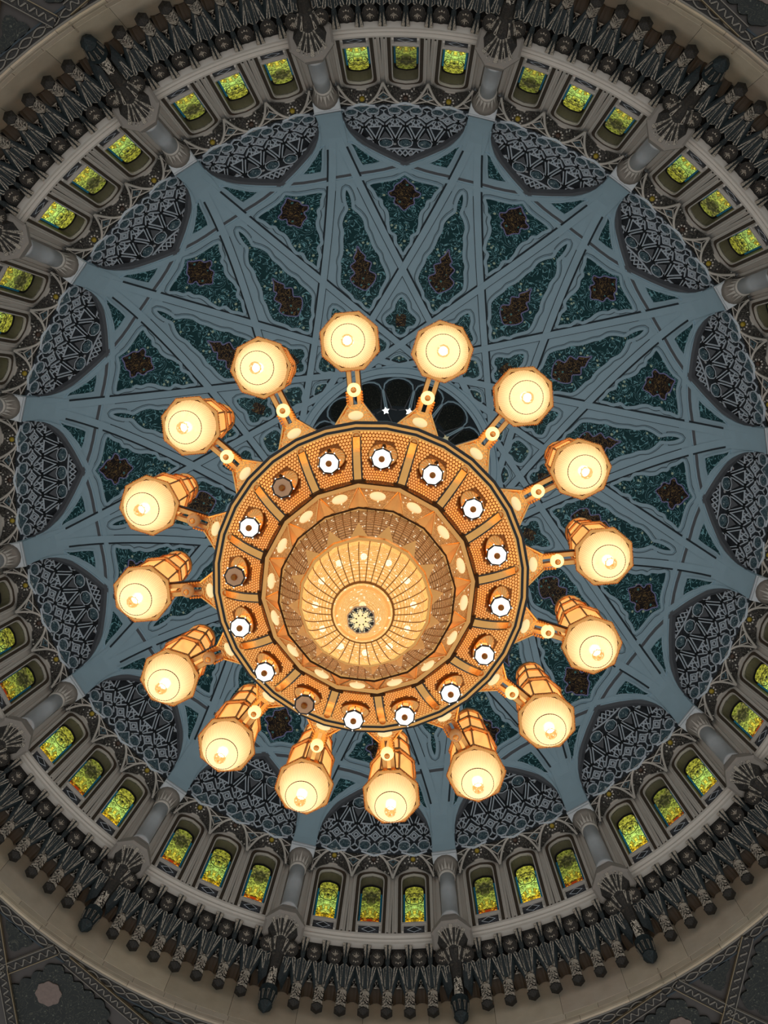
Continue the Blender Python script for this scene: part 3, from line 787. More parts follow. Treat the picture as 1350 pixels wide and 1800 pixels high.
def make_niche():
    mb = MB(); a = [(12.30,y,24.66+.10*(1-(y/.14)**2)) for y in (-.14,-.07,0,.07,.14)]; b = [(11.98,y*1.25,24.86+.08*(1-(y/.14)**2)) for y in (-.14,-.07,0,.07,.14)]
    mb.loft([a, b], False); mb.loft([a, [(x,y,24.96) for x, y, z in a]], False)
    o = mb.build('niche', 'muq_brown', muq)
    mb = MB(); c = (11.93,24.68)
    q = lambda y, t: (11.97-.34*t, y, 24.84+.24*t)
    tri_solid(mb, q(-.07,.0), q(.07,.0), q(0,.22)); tri_frame(mb, q(0,.10), q(-.06,.42), q(.06,.42), .014); tri_solid(mb, q(0,.36), q(-.03,.5), q(.03,.5))
    mb.build('inlay', 'muq_white', o)
    return o
n0 = make_niche()
for b in range(16):
    for i in range(8):
        u = .08+.12*i if 0 < i < 7 else (.072 if i == 0 else .928)
        o = d0 if first else dup_tree(d0); nn = n0 if first else dup_tree(n0); first = False
        o.rotation_euler = (0,0,th(b+u)); nn.rotation_euler = (0,0,th(b+u))
def make_great_pendant():
    rg = lambda cx, z, r, n=10: [(cx+r*cos(pi/n+2*pi*i/n), r*sin(pi/n+2*pi*i/n), z+ (0.0)) for i in range(n)]
    mb = MB()
    mb.loft([rg(12.0,24.30,.12), rg(12.03,24.22,.235), rg(12.05,24.12,.22), rg(12.08,23.98,.21), rg(12.12,23.82,.16), rg(12.13,23.76,.18), rg(12.17,23.53,.01)], True, True, True)
    o = mb.build('great_pendant', 'muq_teal', muq)
    mb = MB(); mb.loft([rg(11.76,24.72,.10), rg(12.0,24.22,.125)], True, True, True); mb.build('shaft', 'muq_shaft', o)
    mb = MB()
    mb.loft([rg(11.40,25.16,.33), rg(11.58,24.98,.17), rg(11.82,24.66,.10)], True, True, True)
    mb.loft([rg(11.0,25.29,.44), rg(11.08,25.22,.32), rg(11.22,25.12,.12)], True, True, True); mb.build('fan', 'muq_dark', o)
    mb = MB()
    for k in range(1, 6):
        a = pi+(k-3)*.42; a0, a1 = a-.13, a+.13
        tri_frame(mb, (11.0+.45*cos(a0), .45*sin(a0), 25.285), (11.0+.45*cos(a1), .45*sin(a1), 25.285), (11.18+.13*cos(a), .13*sin(a), 25.14), .022, .02)
        if k % 2 == 1: tri_solid(mb, (11.0+.43*cos(a0), .43*sin(a0), 25.28), (11.0+.43*cos(a1), .43*sin(a1), 25.28), (11.08+.29*cos(a), .29*sin(a), 25.2), .025)
        if k == 3: continue
        a = pi+(k-3)*.52; a0, a1 = a-.12, a+.12
        tri_frame(mb, (11.40+.33*cos(a0), .33*sin(a0), 25.15), (11.40+.33*cos(a1), .33*sin(a1), 25.15), (11.55+.19*cos(a), .19*sin(a), 24.99), .02, .02)
    for sg in (1,-1):
        y = lambda p: (p[0], p[1]*sg, p[2])
        tri_frame(mb, y((12.02,.24,24.72)), y((11.52,.40,25.05)), y((11.50,.28,25.02)), .022, .02); tri_frame(mb, y((12.0,.20,24.74)), y((11.55,.26,25.0)), y((11.50,.16,25.03)), .014, .02)
        tri_solid(mb, y((11.40,.33,25.12)), y((11.16,.30,25.42)), y((11.16,.40,25.42)))
    mb.build('inlay', 'muq_white', o)
    mb = MB()
    for sg in (1,-1):
        y = lambda p: (p[0], p[1]*sg, p[2])
        q = [y(p) for p in ((12.2,.30,24.62),(12.04,.22,24.66),(11.94,.14,24.70),(11.48,.14,25.05),(11.47,.27,25.05),(11.48,.41,25.08),(11.7,.44,25.0))]
        mb.tri(q[0],q[6],q[5]); mb.tri(q[0],q[5],q[1]); mb.tri(q[1],q[5],q[4]); mb.tri(q[1],q[4],q[2]); mb.tri(q[2],q[4],q[3])
    mb.build('side_fan', 'muq_teal', o)
    mb = MB()
    for k in range(5):
        a = pi+(k-2)*.62; a0, a1 = a-.14, a+.14
        tri_frame(mb, (12.05+.225*cos(a0), .225*sin(a0), 24.02), (12.05+.225*cos(a1), .225*sin(a1), 24.02), (12.13+.175*cos(a), .175*sin(a), 23.82), .012, .015)
    mb.build('drop_inlay', 'edge_line', o)
    return o
g0 = make_great_pendant(); g0.rotation_euler = (0,0,th(0)); around(g0)

# stone band under the pendants, block by block
band = tag(empty('wall_band', (0,0,0)), kind='structure')
def block(n, h0, h1, phase, name='stone_block', prof=None):
    a0, a1 = -pi/n+.0003, pi/n-.0003
    pr = prof or [(12.6,h0),(12.325,h0),(12.32,h0+.01),(12.32,h1-.01),(12.325,h1),(12.6,h1)]
    mb = MB(); mb.loft([[(R*cos(a), R*sin(a), h) for R, h in pr] for a in (a0, 0, a1)], True, True, True)
    o = mb.build(name, 'stone_block', band)
    for k in range(n):
        c = o if k == 0 else dup(o)
        c.rotation_euler = (0,0,th(0)+phase+2*pi*k/n); s = random.uniform(.86, 1.1); c.color = (s, s*random.uniform(.97,1.0), s*random.uniform(.93,1.), 1)
mb = MB(); mb.loft([[(12.5*cos(i*pi/64), 12.5*sin(i*pi/64), h) for i in range(128)] for h in (22.95,25.2)], True); mb.build('band_light_stop', 'stone_dark', band, True)  # unseen dark backing added so no light leaks through the block joints
block(48, 23.30, 24.95, 0.); block(96, 23.10, 23.30, .03)
block(64, 22.88, 23.10, .02, prof=[(12.6,22.93),(12.40,22.93),(12.355,22.90),(12.325,22.93),(12.315,22.98),(12.32,23.03),(12.325,23.10),(12.6,23.10)])
for (sx, sy) in ((1,1),(1,-1),(-1,1),(-1,-1)):
    a = math.atan2(sy*10.2, sx*6.85)
    mb = MB(); mb.loft([[(12.312,y,h),(12.33,y,h)] for h in (22.9,23.5) for y in (-.012,)]+[[(12.312,.012,h),(12.33,.012,h)] for h in (23.5,22.9)], False)
    s = mb.build('joint', 'brown_boss', band); s.rotation_euler = (0,0,a)

# ================================================================== carved corners outside the ring
corner = tag(empty('ceiling_corners', (0,0,0)), kind='structure')
Z0 = 22.93
mb = MB(); mb.loft([[(R*cos(i*pi/64), R*sin(i*pi/64), Z0+.02+(.0)) for i in range(128)] for R in (12.34, 13.5, 15., 19.)], True); mb.build('corner_ground', 'corner_stone', corner)
def flat_ring(r0, r1, z0, z1, mat, name, n=160):
    mb = MB(); mb.loft([[(R*cos(2*pi*i/n), R*sin(2*pi*i/n), z) for i in range(n)] for R, z in ((r0,z1),(r0,z0),(r1,z0),(r1,z1))], True); return mb.build(name, mat, corner)
flat_ring(12.40, 12.62, Z0-.02, Z0+.05, 'guilloche', 'guilloche_border')
flat_ring(12.36, 12.40, Z0-.035, Z0+.05, 'edge_line', 'border_fillet'); flat_ring(12.62, 12.66, Z0-.03, Z0+.05, 'dark_grey', 'border_fillet')
def wavy(mb, pts, w, z):
    pass
mb = MB()
for ph in (0, pi):
    N = 1600; L = []
    for i in range(N):
        a = 2*pi*i/N; R = 12.51+.075*sin(a*110+ph); L.append(Vector((R*cos(a), R*sin(a), 0)))
    rings = []
    for i in range(N):
        tg = (L[(i+1) % N]-L[i-1]).normalized(); sd = Vector((-tg.y, tg.x, 0))*.012
        rings.append([(L[i]-sd)+Vector((0,0,Z0-.015)), (L[i]-sd)+Vector((0,0,Z0-.04)), (L[i]+sd)+Vector((0,0,Z0-.04)), (L[i]+sd)+Vector((0,0,Z0-.015))])
    rings.append(rings[0]); mb.loft(rings, True)
tag(mb.build('guilloche_strand', 'edge_line', corner), kind='stuff')
def slab(name, mat, pts, z0, z1, parent):
    mb = MB(); mb.loft([[(x,y,z1) for x, y in pts], [(x,y,z0) for x, y in pts]], True, True, True); return mb.build(name, mat, parent)
BARN = [0]
def bar(a, b, w, sx, sy):
    BARN[0] += 1; Z0 = 22.93-.004*(BARN[0] % 6)
    ax, ay = a; bx, by = b; L = math.hypot(bx-ax, by-ay); nx, ny = -(by-ay)/L*w, (bx-ax)/L*w
    q = [(ax+nx,ay+ny),(bx+nx,by+ny),(bx-nx,by-ny),(ax-nx,ay-ny)]
    o = slab('corner_rib', 'guilloche', [(x*sx,y*sy) for x, y in q], Z0-.06, Z0+.02, corner)
    for s in (1,-1):
        e = [(ax+nx*s,ay+ny*s),(bx+nx*s,by+ny*s),(bx+nx*s*1.16,by+ny*s*1.16),(ax+nx*s*1.16,ay+ny*s*1.16)]
        slab('rib_fillet', 'gilt_line' if s > 0 else 'edge_line', [(x*sx,y*sy) for x, y in e], Z0-.075, Z0+.02, o)
    mb = MB(); N = int(L/.03); rings = []
    for i in range(N+1):
        t = i/N; off = .55*sin(t*L*30); x = (ax+(bx-ax)*t+nx*off)*sx; y = (ay+(by-ay)*t+ny*off)*sy
        rings.append([(x-.012,y-.012,Z0-.05),(x-.012,y-.012,Z0-.075),(x+.012,y+.012,Z0-.075),(x+.012,y+.012,Z0-.05)])
    mb.loft(rings, True); mb.build('strand', 'edge_line', o)
def scallop(pts, amp=.10, n=4, w=0):
    """outline with rounded lobes along each side"""
    out = []; m = len(pts); cx = sum(p[0] for p in pts)/m; cy = sum(p[1] for p in pts)/m
    for i in range(m):
        a, b = Vector(pts[i]), Vector(pts[(i+1) % m]); L = (b-a).length; k = max(1, round(L/.33)); nrm = Vector((-(b-a).y, (b-a).x)).normalized()
        if nrm.dot((a+b)/2-Vector((cx,cy))) < 0: nrm = -nrm
        for j in range(k*6):
            t = j/(k*6); out.append(tuple(a+(b-a)*t+nrm*amp*abs(sin(t*k*pi))))
    return out
for sx, sy in ((1,1),(1,-1),(-1,1),(-1,-1)):
    mr = lambda L: [(x*sx, y*sy) for x, y in L]
    bar((7.15,10.22),(8.42,10.82),.115,sx,sy); bar((8.66,8.98),(8.40,10.82),.115,sx,sy); bar((6.9,10.47),(4.9,12.14),.115,sx,sy); bar((8.42,10.82),(10.0,11.5),.115,sx,sy); bar((8.40,10.82),(8.1,12.6),.115,sx,sy)
    bar((9.2,8.55),(10.9,8.2),.115,sx,sy)
    t3 = slab('corner_triangle', 'corner_green', mr(scallop([(8.31,9.58),(8.2,10.33),(7.70,10.10)], .05)), Z0-.03, Z0+.02, corner)
    big = [(7.18,10.62),(6.75,11.02),(6.0,11.62),(5.9,12.6),(8.0,12.9),(8.3,11.35),(7.75,11.0)]
    p_ = slab('corner_panel', 'corner_green', mr(scallop(big, .10)), Z0-.03, Z0+.02, corner)
    slab('corner_rosette', 'corner_rosette', mr([(7.33+.30*cos(i*pi/16)*(1+.06*cos(i*pi/2)), 11.34+.30*sin(i*pi/16)*(1+.06*cos(i*pi/2))) for i in range(32)]), Z0-.05, Z0+.0, p_)
    p_ = slab('corner_panel', 'corner_green', mr(scallop([(8.98,9.1),(8.72,10.6),(10.0,11.1),(11.2,9.2),(10.2,8.7)], .10)), Z0-.03, Z0+.02, corner)
    slab('corner_triangle', 'corner_green', mr(scallop([(5.35,11.55),(4.9,11.9),(4.3,12.05)], .04)), Z0-.03, Z0+.02, corner)

# ================================================================== CHANDELIER
PH = radians(3.848)
def ca(k): return th(k)+PH
chan = tag(empty('chandelier', (0,0,14.3)), 'huge gilded brass and crystal chandelier with sixteen lanterns hanging under the dome', 'chandelier')
def cpart(mb, name, mat, smooth=False, parent=None):
    o = mb.build(name, mat, parent or chan, smooth)
    if parent is None: o.location = (0,0,-14.3)
    return o
def caround(o, n=16): 
    b = o.rotation_euler[2]; return [o]+[dup_tree(o, b+k*2*pi/n) for k in range(1, n)]
def polyring(R0, R1, z0, z1, n, ph): 
    mb = MB(); return mb.lathe([(R0,z0),(R1,z0),(R1,z1),(R0,z1)], n, ph=ph, closed=True)
cpart(polyring(2.555,2.605,17.14,17.32,32,ca(0)), 'outer_rim', 'black_trim_and_reflection')  # black rim bands: dark reflections put into the colour
cpart(polyring(2.515,2.558,17.10,17.28,32,ca(0)), 'rim_band', 'brass')
cpart(polyring(2.468,2.518,17.11,17.26,32,ca(0)), 'inner_rim', 'black_trim_and_reflection')
cpart(polyring(2.44,2.47,17.09,17.24,32,ca(0)), 'rim_fillet', 'brass')
cpart(MB().lathe([(2.58,17.30),(2.2,17.5),(1.2,17.75),(.3,18.2),(.12,18.4),(.12,37.95)], 32, ph=ca(0)), 'top_cover_and_stem', 'brass_satin')  # unseen top cover added so light does not pass; stem hangs it
# honeycomb panels: local frame X = radius
def hc(R): 
    t = (2.45-R)/(2.45-1.66); return 17.13-.74*t-.05*sin(pi*t)
mb = MB(); g = []
for i in range(9):
    R = 2.45-.80*i/8; g.append([(R*cos(a), R*sin(a), hc(R)) for a in [(-.5+j/8)*STEP for j in range(9)]])
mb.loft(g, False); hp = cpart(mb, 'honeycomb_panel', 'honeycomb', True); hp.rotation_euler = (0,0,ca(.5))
mb = MB(); R_ = 2.425; row = 0; NC = 17; q = STEP/NC
while R_ > 1.70:
    size = R_*q*.5
    for i in range(NC if row % 2 == 0 else NC-1):
        a = -STEP/2+q*(i+.5+(.5 if row % 2 else 0)); cx, cy = R_*cos(a), R_*sin(a)
        if math.hypot(cx-2.08, cy) < .235 or abs(abs(a)-STEP/2)*R_ < .07: continue
        rings = []
        for sc, dz in ((.90,.0),(.80,-.02),(.42,-.036)):
            rr = size*sc*1.1; rings.append([((lambda r_, t_: (r_*cos(t_), r_*sin(t_), hc(r_)+dz))(R_+rr*cos(b*pi/3+pi/6)*1.0, a+rr*sin(b*pi/3+pi/6)/R_)) for b in range(6)])
        mb.loft(rings, True, False, True)
    R_ -= size*1.80; row += 1
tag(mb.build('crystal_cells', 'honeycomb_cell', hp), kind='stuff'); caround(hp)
# downlights on the honeycomb
def make_downlight():
    mb = MB(); x = 2.08
    c = Vector((x,0,hc(x))); n_ = Vector((.69,0,-.72)).normalized(); ta = Vector((0,1,0)); tb = n_.cross(ta)
    ring = lambda r, o_, f=0.: [c+n_*(o_+(f if i % 2 else 0))+ta*r*cos(2*pi*i/40)+tb*r*sin(2*pi*i/40) for i in range(40)]
    mb.loft([ring(.225,-.05), ring(.225,.03), ring(.20,.05,-.012), ring(.12,.075,-.012), ring(.05,.085,-.006)], True, False, True)
    o = cpart(mb, 'downlight', 'brass_satin')
    mb = MB(); mb.lathe([(.05,16.74),(.075,16.60),(.12,16.54),(.135,16.50),(.135,16.42),(.145,16.25)], 8, x, 0); st = mb.build('glass_body', 'lantern_glass', o)
    mb = MB()
    for i in range(8):
        a = 2*pi*i/8
        mb.loft([[(x+r*cos(a)+.009*cos(b_), r*sin(a)+.009*sin(b_), z) for b_ in (0,pi/2,pi,3*pi/2)] for r, z in ((.137,16.50),(.137,16.42),(.147,16.25))], True)
    tag(mb.build('glazing_bar', 'brass_satin', st), kind='stuff')
    mb = MB(); mb.loft([ring(.233,-.02), ring(.233,.034), ring(.224,.034), ring(.224,-.02)], True); mb.build('rosette_edge', 'wire', o)
    mb = MB(); mb.loft([[c+tb*sgn_*.15+n_*o_+ta*r*cos(i*pi/5)+tb*r*sin(i*pi/5) for i in range(10)] for sgn_ in (1,) for r, o_ in ((.03,.05),(.03,.085),(.01,.10))], True, False, True); mb.build('rosette_stud', 'bronze_dark', o)
    mb = MB(); mb.lathe([(.150,16.24),(.172,16.25),(.172,16.21),(.150,16.20)], 8, x, 0, closed=True); mb.build('collar', 'black_trim_and_reflection', o)
    mb = MB(); mb.lathe([(.125,16.28),(.15,16.23),(.145,16.20),(.06,16.185)], 8, x, 0, cap1=True); mb.build('lens', 'white_glass', o)
    mb = MB()
    for i in range(8):
        a = 2*pi*i/8; mb.lathe([(.004,16.20),(.012,16.215),(.012,16.235),(.004,16.25)], 6, x+.172*cos(a), .172*sin(a), cap0=True, cap1=True)
    tag(mb.build('stud', 'white_glass', o), kind='stuff')
    mb = MB(); mb.lathe([(.03,16.20),(.05,16.17),(.05,16.14),(.035,16.11),(.012,16.10)], 12, x, 0, cap1=True); mb.build('knob', 'wire', o, True)
    return o
d = make_downlight(); d.rotation_euler = (0,0,ca(-.5)); L = caround(d)
OFF = {15, 13, 10}
mb = MB(); mb.lathe([(.125,16.28),(.15,16.23),(.145,16.20),(.06,16.185)], 8, 2.08, 0, cap1=True); tmp = mb.build('lens', 'white_glass_off', None); off_me = tmp.data; bpy.data.objects.remove(tmp)
for k in OFF:
    for ch in L[k].children:
        if ch.name.startswith('lens'): ch.data = off_me
# straps over the joints of the panels
def make_strap():
    mb = MB(); pts = [(2.36-.66*i/12) for i in range(13)]
    f = lambda R: hc(R)-.05-.05*sin(pi*(2.36-R)/.66)
    mb.loft([[(R,-.055,f(R)),(R,.055,f(R)),(R,.055,f(R)+.03),(R,-.055,f(R)+.03)] for R in pts], True, True, True)
    o = cpart(mb, 'strap', 'brass')
    for s in (1,-1):
        mb = MB(); mb.loft([[(R,s*.058,f(R)+.005),(R,s*.078,f(R)+.005),(R,s*.078,f(R)+.06),(R,s*.058,f(R)+.06)] for R in pts], True, True, True); mb.build('strap_edge', 'black_trim_and_reflection', o)
    mb = MB(); mb.lathe([(.075,17.12),(.078,17.03),(.055,17.02),(.05,17.05),(.02,17.04)], 14, 2.37, 0, cap1=True); mb.build('knob', 'brass_satin', o)
    mb = MB(); mb.box(1.64,1.72,-.09,.09,16.36,16.44); mb.box(1.70,1.74,-.12,.12,16.38,16.42); mb.build('clasp', 'bronze_dark', o)
    return o
s = make_strap(); s.rotation_euler = (0,0,ca(0)); caround(s)
cpart(polyring(1.615,1.68,16.34,16.45,16,ca(0)), 'middle_ring', 'brass_satin'); cpart(polyring(1.675,1.70,16.37,16.46,16,ca(0)), 'ring_shade_line', 'bronze_dark')  # outer dark ring is a painted shadow line beside the middle ring
# star band: faceted points and oval jewels
def star_h(R): return 16.0+(R-1.36)/(1.64-1.36)*.40
mb = MB(); mb.loft([[(R*cos((-.5+j/4)*STEP), R*sin((-.5+j/4)*STEP), star_h(R)+.03) for j in range(5)] for R in (1.66,1.5,1.34)], False)
o = cpart(mb, 'crystal_field', 'crystal_dark'); o.rotation_euler = (0,0,ca(.5)); caround(o)
def facet(Ra, za, Rb, zb, hwb, drop):
    mb = MB(); A = (Ra,0,za); Lf = (Rb*cos(hwb), -Rb*sin(hwb), zb); Rt = (Rb*cos(hwb), Rb*sin(hwb), zb); Md = (Rb-.01,0,zb-drop); Q1 = (Rb*cos(hwb*.33),-Rb*sin(hwb*.33),zb-drop*.7)
    B = [(p[0],p[1],p[2]+.05) for p in (A,Lf,Rt)]
    mb.tri(A,Lf,Md); mb.tri(A,Md,Rt); mb.tri(B[0],B[1],B[2]); mb.quad(A,Lf,B[1],B[0]); mb.quad(A,Rt,B[2],B[0]); mb.tri(Lf,Md,B[1]); mb.tri(Md,Rt,B[2]); mb.tri(B[1],Md,B[2])
    return mb
o = cpart(facet(1.635,16.385,1.365,15.99,.31*STEP,.045), 'star_point', 'brass_satin'); o.rotation_euler = (0,0,ca(0))
mb = MB()
for s in (1,-1):
    a, b = Vector((1.635,0,16.38)), Vector((1.365*cos(.31*STEP), s*1.365*sin(.31*STEP), 15.985)); d_ = (b-a).normalized(); n_ = Vector((0,0,-1)); sd = d_.cross(n_).normalized()*.008
    mb.loft([[a+sd,a-sd,a-sd+n_*.015,a+sd+n_*.015],[b+sd,b-sd,b-sd+n_*.015,b+sd+n_*.015]], True, True, True)
mb.build('fillet', 'brass', o); caround(o)
def oval(cx, cz, ax, ay, nx, nz, name, mat, dome=.05):
    mb = MB(); n = Vector((nx,0,nz)).normalized(); ty = Vector((0,1,0)); tx = ty.cross(n); c = Vector((cx,0,cz))
    mb.loft([[c+tx*ax*s*cos(i*pi/12)+ty*ay*s*sin(i*pi/12)+n*d for i in range(24)] for s, d in ((1.,-.01),(1.,.01),(.9,dome*.5),(.6,dome*.85),(.25,dome))], True, True, True)
    return mb
o = cpart(oval(1.50,16.20,.085,.125,.75,-.6,'',''), 'oval_jewel', 'jewel', True); o.rotation_euler = (0,0,ca(.5)); caround(o)
cpart(polyring(1.345,1.37,15.93,16.03,16,ca(0)), 'crystal_rim', 'bronze_dark'); cpart(polyring(1.30,1.34,15.94,16.0,16,ca(0)), 'crystal_rim_inner', 'brass_satin')
# tapering curtain of bead strings
mb = MB(); mb.loft([[(R*cos((-.5+j)*STEP), R*sin((-.5+j)*STEP), z) for j in (0,.25,.5,.75,1)] for R, z in ((1.33,15.99),(1.26,15.84),(1.16,15.68),(1.0,15.50),(.96,15.46))], False)
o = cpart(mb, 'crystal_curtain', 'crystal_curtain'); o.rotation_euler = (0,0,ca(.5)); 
mb = MB()
for aa in (-.5,-.25,0,.25):
    pts = [(1.335,15.975),(1.265,15.83),(1.165,15.67),(1.005,15.49)]
    mb.loft([[(R*cos(aa*STEP)-.0, R*sin(aa*STEP)+y, z) for y in (-.005,.005)]+[(R*cos(aa*STEP), R*sin(aa*STEP)+y, z+.02) for y in (.005,-.005)] for R, z in pts], True)
tag(mb.build('string_wire', 'wire', o), kind='stuff'); caround(o)
o = cpart(facet(1.17,15.665,.985,15.455,.34*STEP,.03), 'lower_star_point', 'brass_satin'); o.rotation_euler = (0,0,ca(0)); caround(o)
cpart(MB().lathe([(.94,15.40),(.985,15.41),(1.005,15.46),(.985,15.51),(.93,15.50)], 16, ph=ca(0), closed=True), 'bowl_rim', 'brass'); cpart(MB().lathe([(.89,15.37),(.935,15.37),(.94,15.43),(.89,15.43)], 16, ph=ca(0), closed=True), 'bowl_rim_glass', 'crystal_cup')
# glass bowl of thirty-six panels
BP = [(.93,15.41),(.905,15.28),(.84,15.14),(.74,15.01),(.62,14.91),(.50,14.84),(.43,14.80)]
mb = MB(); A36 = 2*pi/36
mb.loft([[(R*cos(a), R*sin(a), z) for a in (-A36*.46, 0, A36*.46)] for R, z in BP], False)
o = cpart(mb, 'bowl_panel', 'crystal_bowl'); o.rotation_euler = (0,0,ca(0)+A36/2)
mb = MB(); mb.loft([[((R+.004)*cos(A36/2)+y*-sin(A36/2), (R+.004)*sin(A36/2)+y*cos(A36/2), z-.006) for y in (-.006,.006)]+[(R*cos(A36/2)+y*-sin(A36/2), R*sin(A36/2)+y*cos(A36/2), z+.02) for y in (.006,-.006)] for R, z in BP], True)
mb.build('bowl_rib', 'wire', o); caround(o, 36)
mb = MB(); mb.lathe([(.002,15.22),(.035,15.24),(.05,15.28),(.035,15.34),(.002,15.36)], 12, .72, 0); o = cpart(mb, 'lamp_bulb', 'bulb', True); o.rotation_euler = (0,0,ca(.2))
for k in range(1, 12): dup(o, ca(.2)+k*2*pi/12)
cpart(MB().lathe([(.425,14.765),(.45,14.765),(.458,14.80),(.45,14.84),(.425,14.83)], 36, closed=True), 'cup_ring', 'wire'); cpart(MB().lathe([(.36,14.74),(.425,14.75),(.43,14.79),(.36,14.79)], 36, closed=True), 'cup_ring_crystal', 'crystal_cup')
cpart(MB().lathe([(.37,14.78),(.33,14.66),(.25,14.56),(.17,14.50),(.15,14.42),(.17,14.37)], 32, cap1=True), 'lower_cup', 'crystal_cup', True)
mb = MB(); mb.lathe([(.002,14.66),(.04,14.68),(.05,14.72),(.03,14.76),(.002,14.77)], 12, .12, .0); o = cpart(mb, 'lamp_bulb', 'bulb', True); o.rotation_euler = (0,0,2.6)
for k in (1,2): dup(o, 2.6+k*2*pi/3)
# octagonal star finial
cpart(MB().lathe([(.17,14.38),(.205,14.37),(.205,14.335),(.185,14.33)], 8, ph=ca(0)+pi/8, cap0=True), 'finial_frame', 'white_glass_off'); cpart(MB().lathe([(.186,14.345),(.18,14.338)], 8, ph=ca(0)+pi/8, cap1=True), 'finial_plate', 'black_trim_and_reflection')
mb = MB()
for s in (.05,):
    a0 = 0; tip = (.165,0,14.325); b1 = (.085,.036,14.32); b2 = (.085,-.036,14.32); r0 = (.05,0,14.325); m = (.10,0,14.295)
    for t_ in ((r0,b1,m),(b1,tip,m),(tip,b2,m),(b2,r0,m)): mb.tri(*t_)
    mb.add([r0,b1,tip,b2],[(0,1,2,3)])
o = cpart(mb, 'finial_petal', 'jewel'); o.rotation_euler = (0,0,ca(0)); caround(o, 8)
mb = MB()
for s in (1,-1):
    for i in range(3): mb.lathe([(.004,14.318),(.013,14.322),(.013,14.334)], 8, .115+.025*i, s*.012*(i+1), cap0=True)
o = cpart(mb, 'finial_bead', 'finial_crystal'); o.rotation_euler = (0,0,ca(0)+pi/8); caround(o, 8)
cpart(MB().lathe([(.06,14.33),(.055,14.30),(.035,14.275),(.004,14.265)], 16, cap1=True), 'finial_boss', 'jewel', True)
# brackets, arms, globes
def make_bracket():
    mb = MB(); top = [(2.52,-.34,17.42),(2.52,.34,17.42),(2.84,.13,17.60),(2.84,-.13,17.60)]; bot = [(2.56,-.34,17.26),(2.56,.34,17.26),(2.86,.11,17.46),(2.86,-.11,17.46)]
    mb.loft([bot, top], True, True, True); o = cpart(mb, 'bracket', 'brass_ornate')
    for s in (1,-1):
        mb = MB(); mb.loft([[(2.54,s*.34,17.24),(2.54,s*.37,17.24),(2.54,s*.37,17.44),(2.54,s*.34,17.44)],[(2.87,s*.11,17.44),(2.87,s*.14,17.44),(2.87,s*.14,17.62),(2.87,s*.11,17.62)]], True, True, True); mb.build('bracket_edge', 'brass', o)
    oval(2.685,17.345,.085,.125,.55,-.84,'','',.05).build('oval_jewel', 'jewel', o, True)
    for s in (1,-1):
        mb = MB(); mb.loft([[(R,s*.035,z),(R,s*.105,z),(R,s*.105,z+.16),(R,s*.035,z+.16)] for R, z in ((2.84,17.50),(3.0,17.56),(3.25,17.60),(3.55,17.60))], True, True, True); a = mb.build('arm', 'brass_satin', o)
        mb = MB()
        for i in range(5): mb.lathe([(.006,17.44+.0*i),(.022,17.46),(.022,17.48),(.006,17.50)], 8, 2.88+.045*i, s*.12, cap0=True, cap1=True)
        mb.build('bead', 'brass', a)
        mb = MB(); mb.box(2.92,3.50,s*.112-.008,s*.112+.008,17.66,17.78); mb.build('arm_shade_strip', 'bronze_dark', a)  # dark strip painted in as the shade along the arm
    mb = MB(); mb.lathe([(.03,17.62),(.07,17.585),(.108,17.53),(.116,17.47),(.10,17.41),(.06,17.37)], 20, 3.10, 0, cap1=True); g_ = mb.build('globe', 'globe_lit', o, True)
    mb = MB(); mb.lathe([(.05,17.38),(.048,17.355),(.03,17.335),(.012,17.32)], 12, 3.10, 0, cap1=True); mb.build('globe_knob', 'brass_satin', g_, True)
    return o
o = make_bracket(); o.rotation_euler = (0,0,ca(0)); L = caround(o)
mb = MB(); mb.lathe([(.03,17.62),(.07,17.585),(.108,17.53),(.116,17.47),(.10,17.41),(.06,17.37)], 20, 3.10, 0, cap1=True); tmp = mb.build('globe', 'globe_unlit', None, True); off_me = tmp.data; bpy.data.objects.remove(tmp)
for k in (11,12,13,7):
    for ch in L[k].children:
        if ch.name.split('.')[0] == 'globe': ch.data = off_me
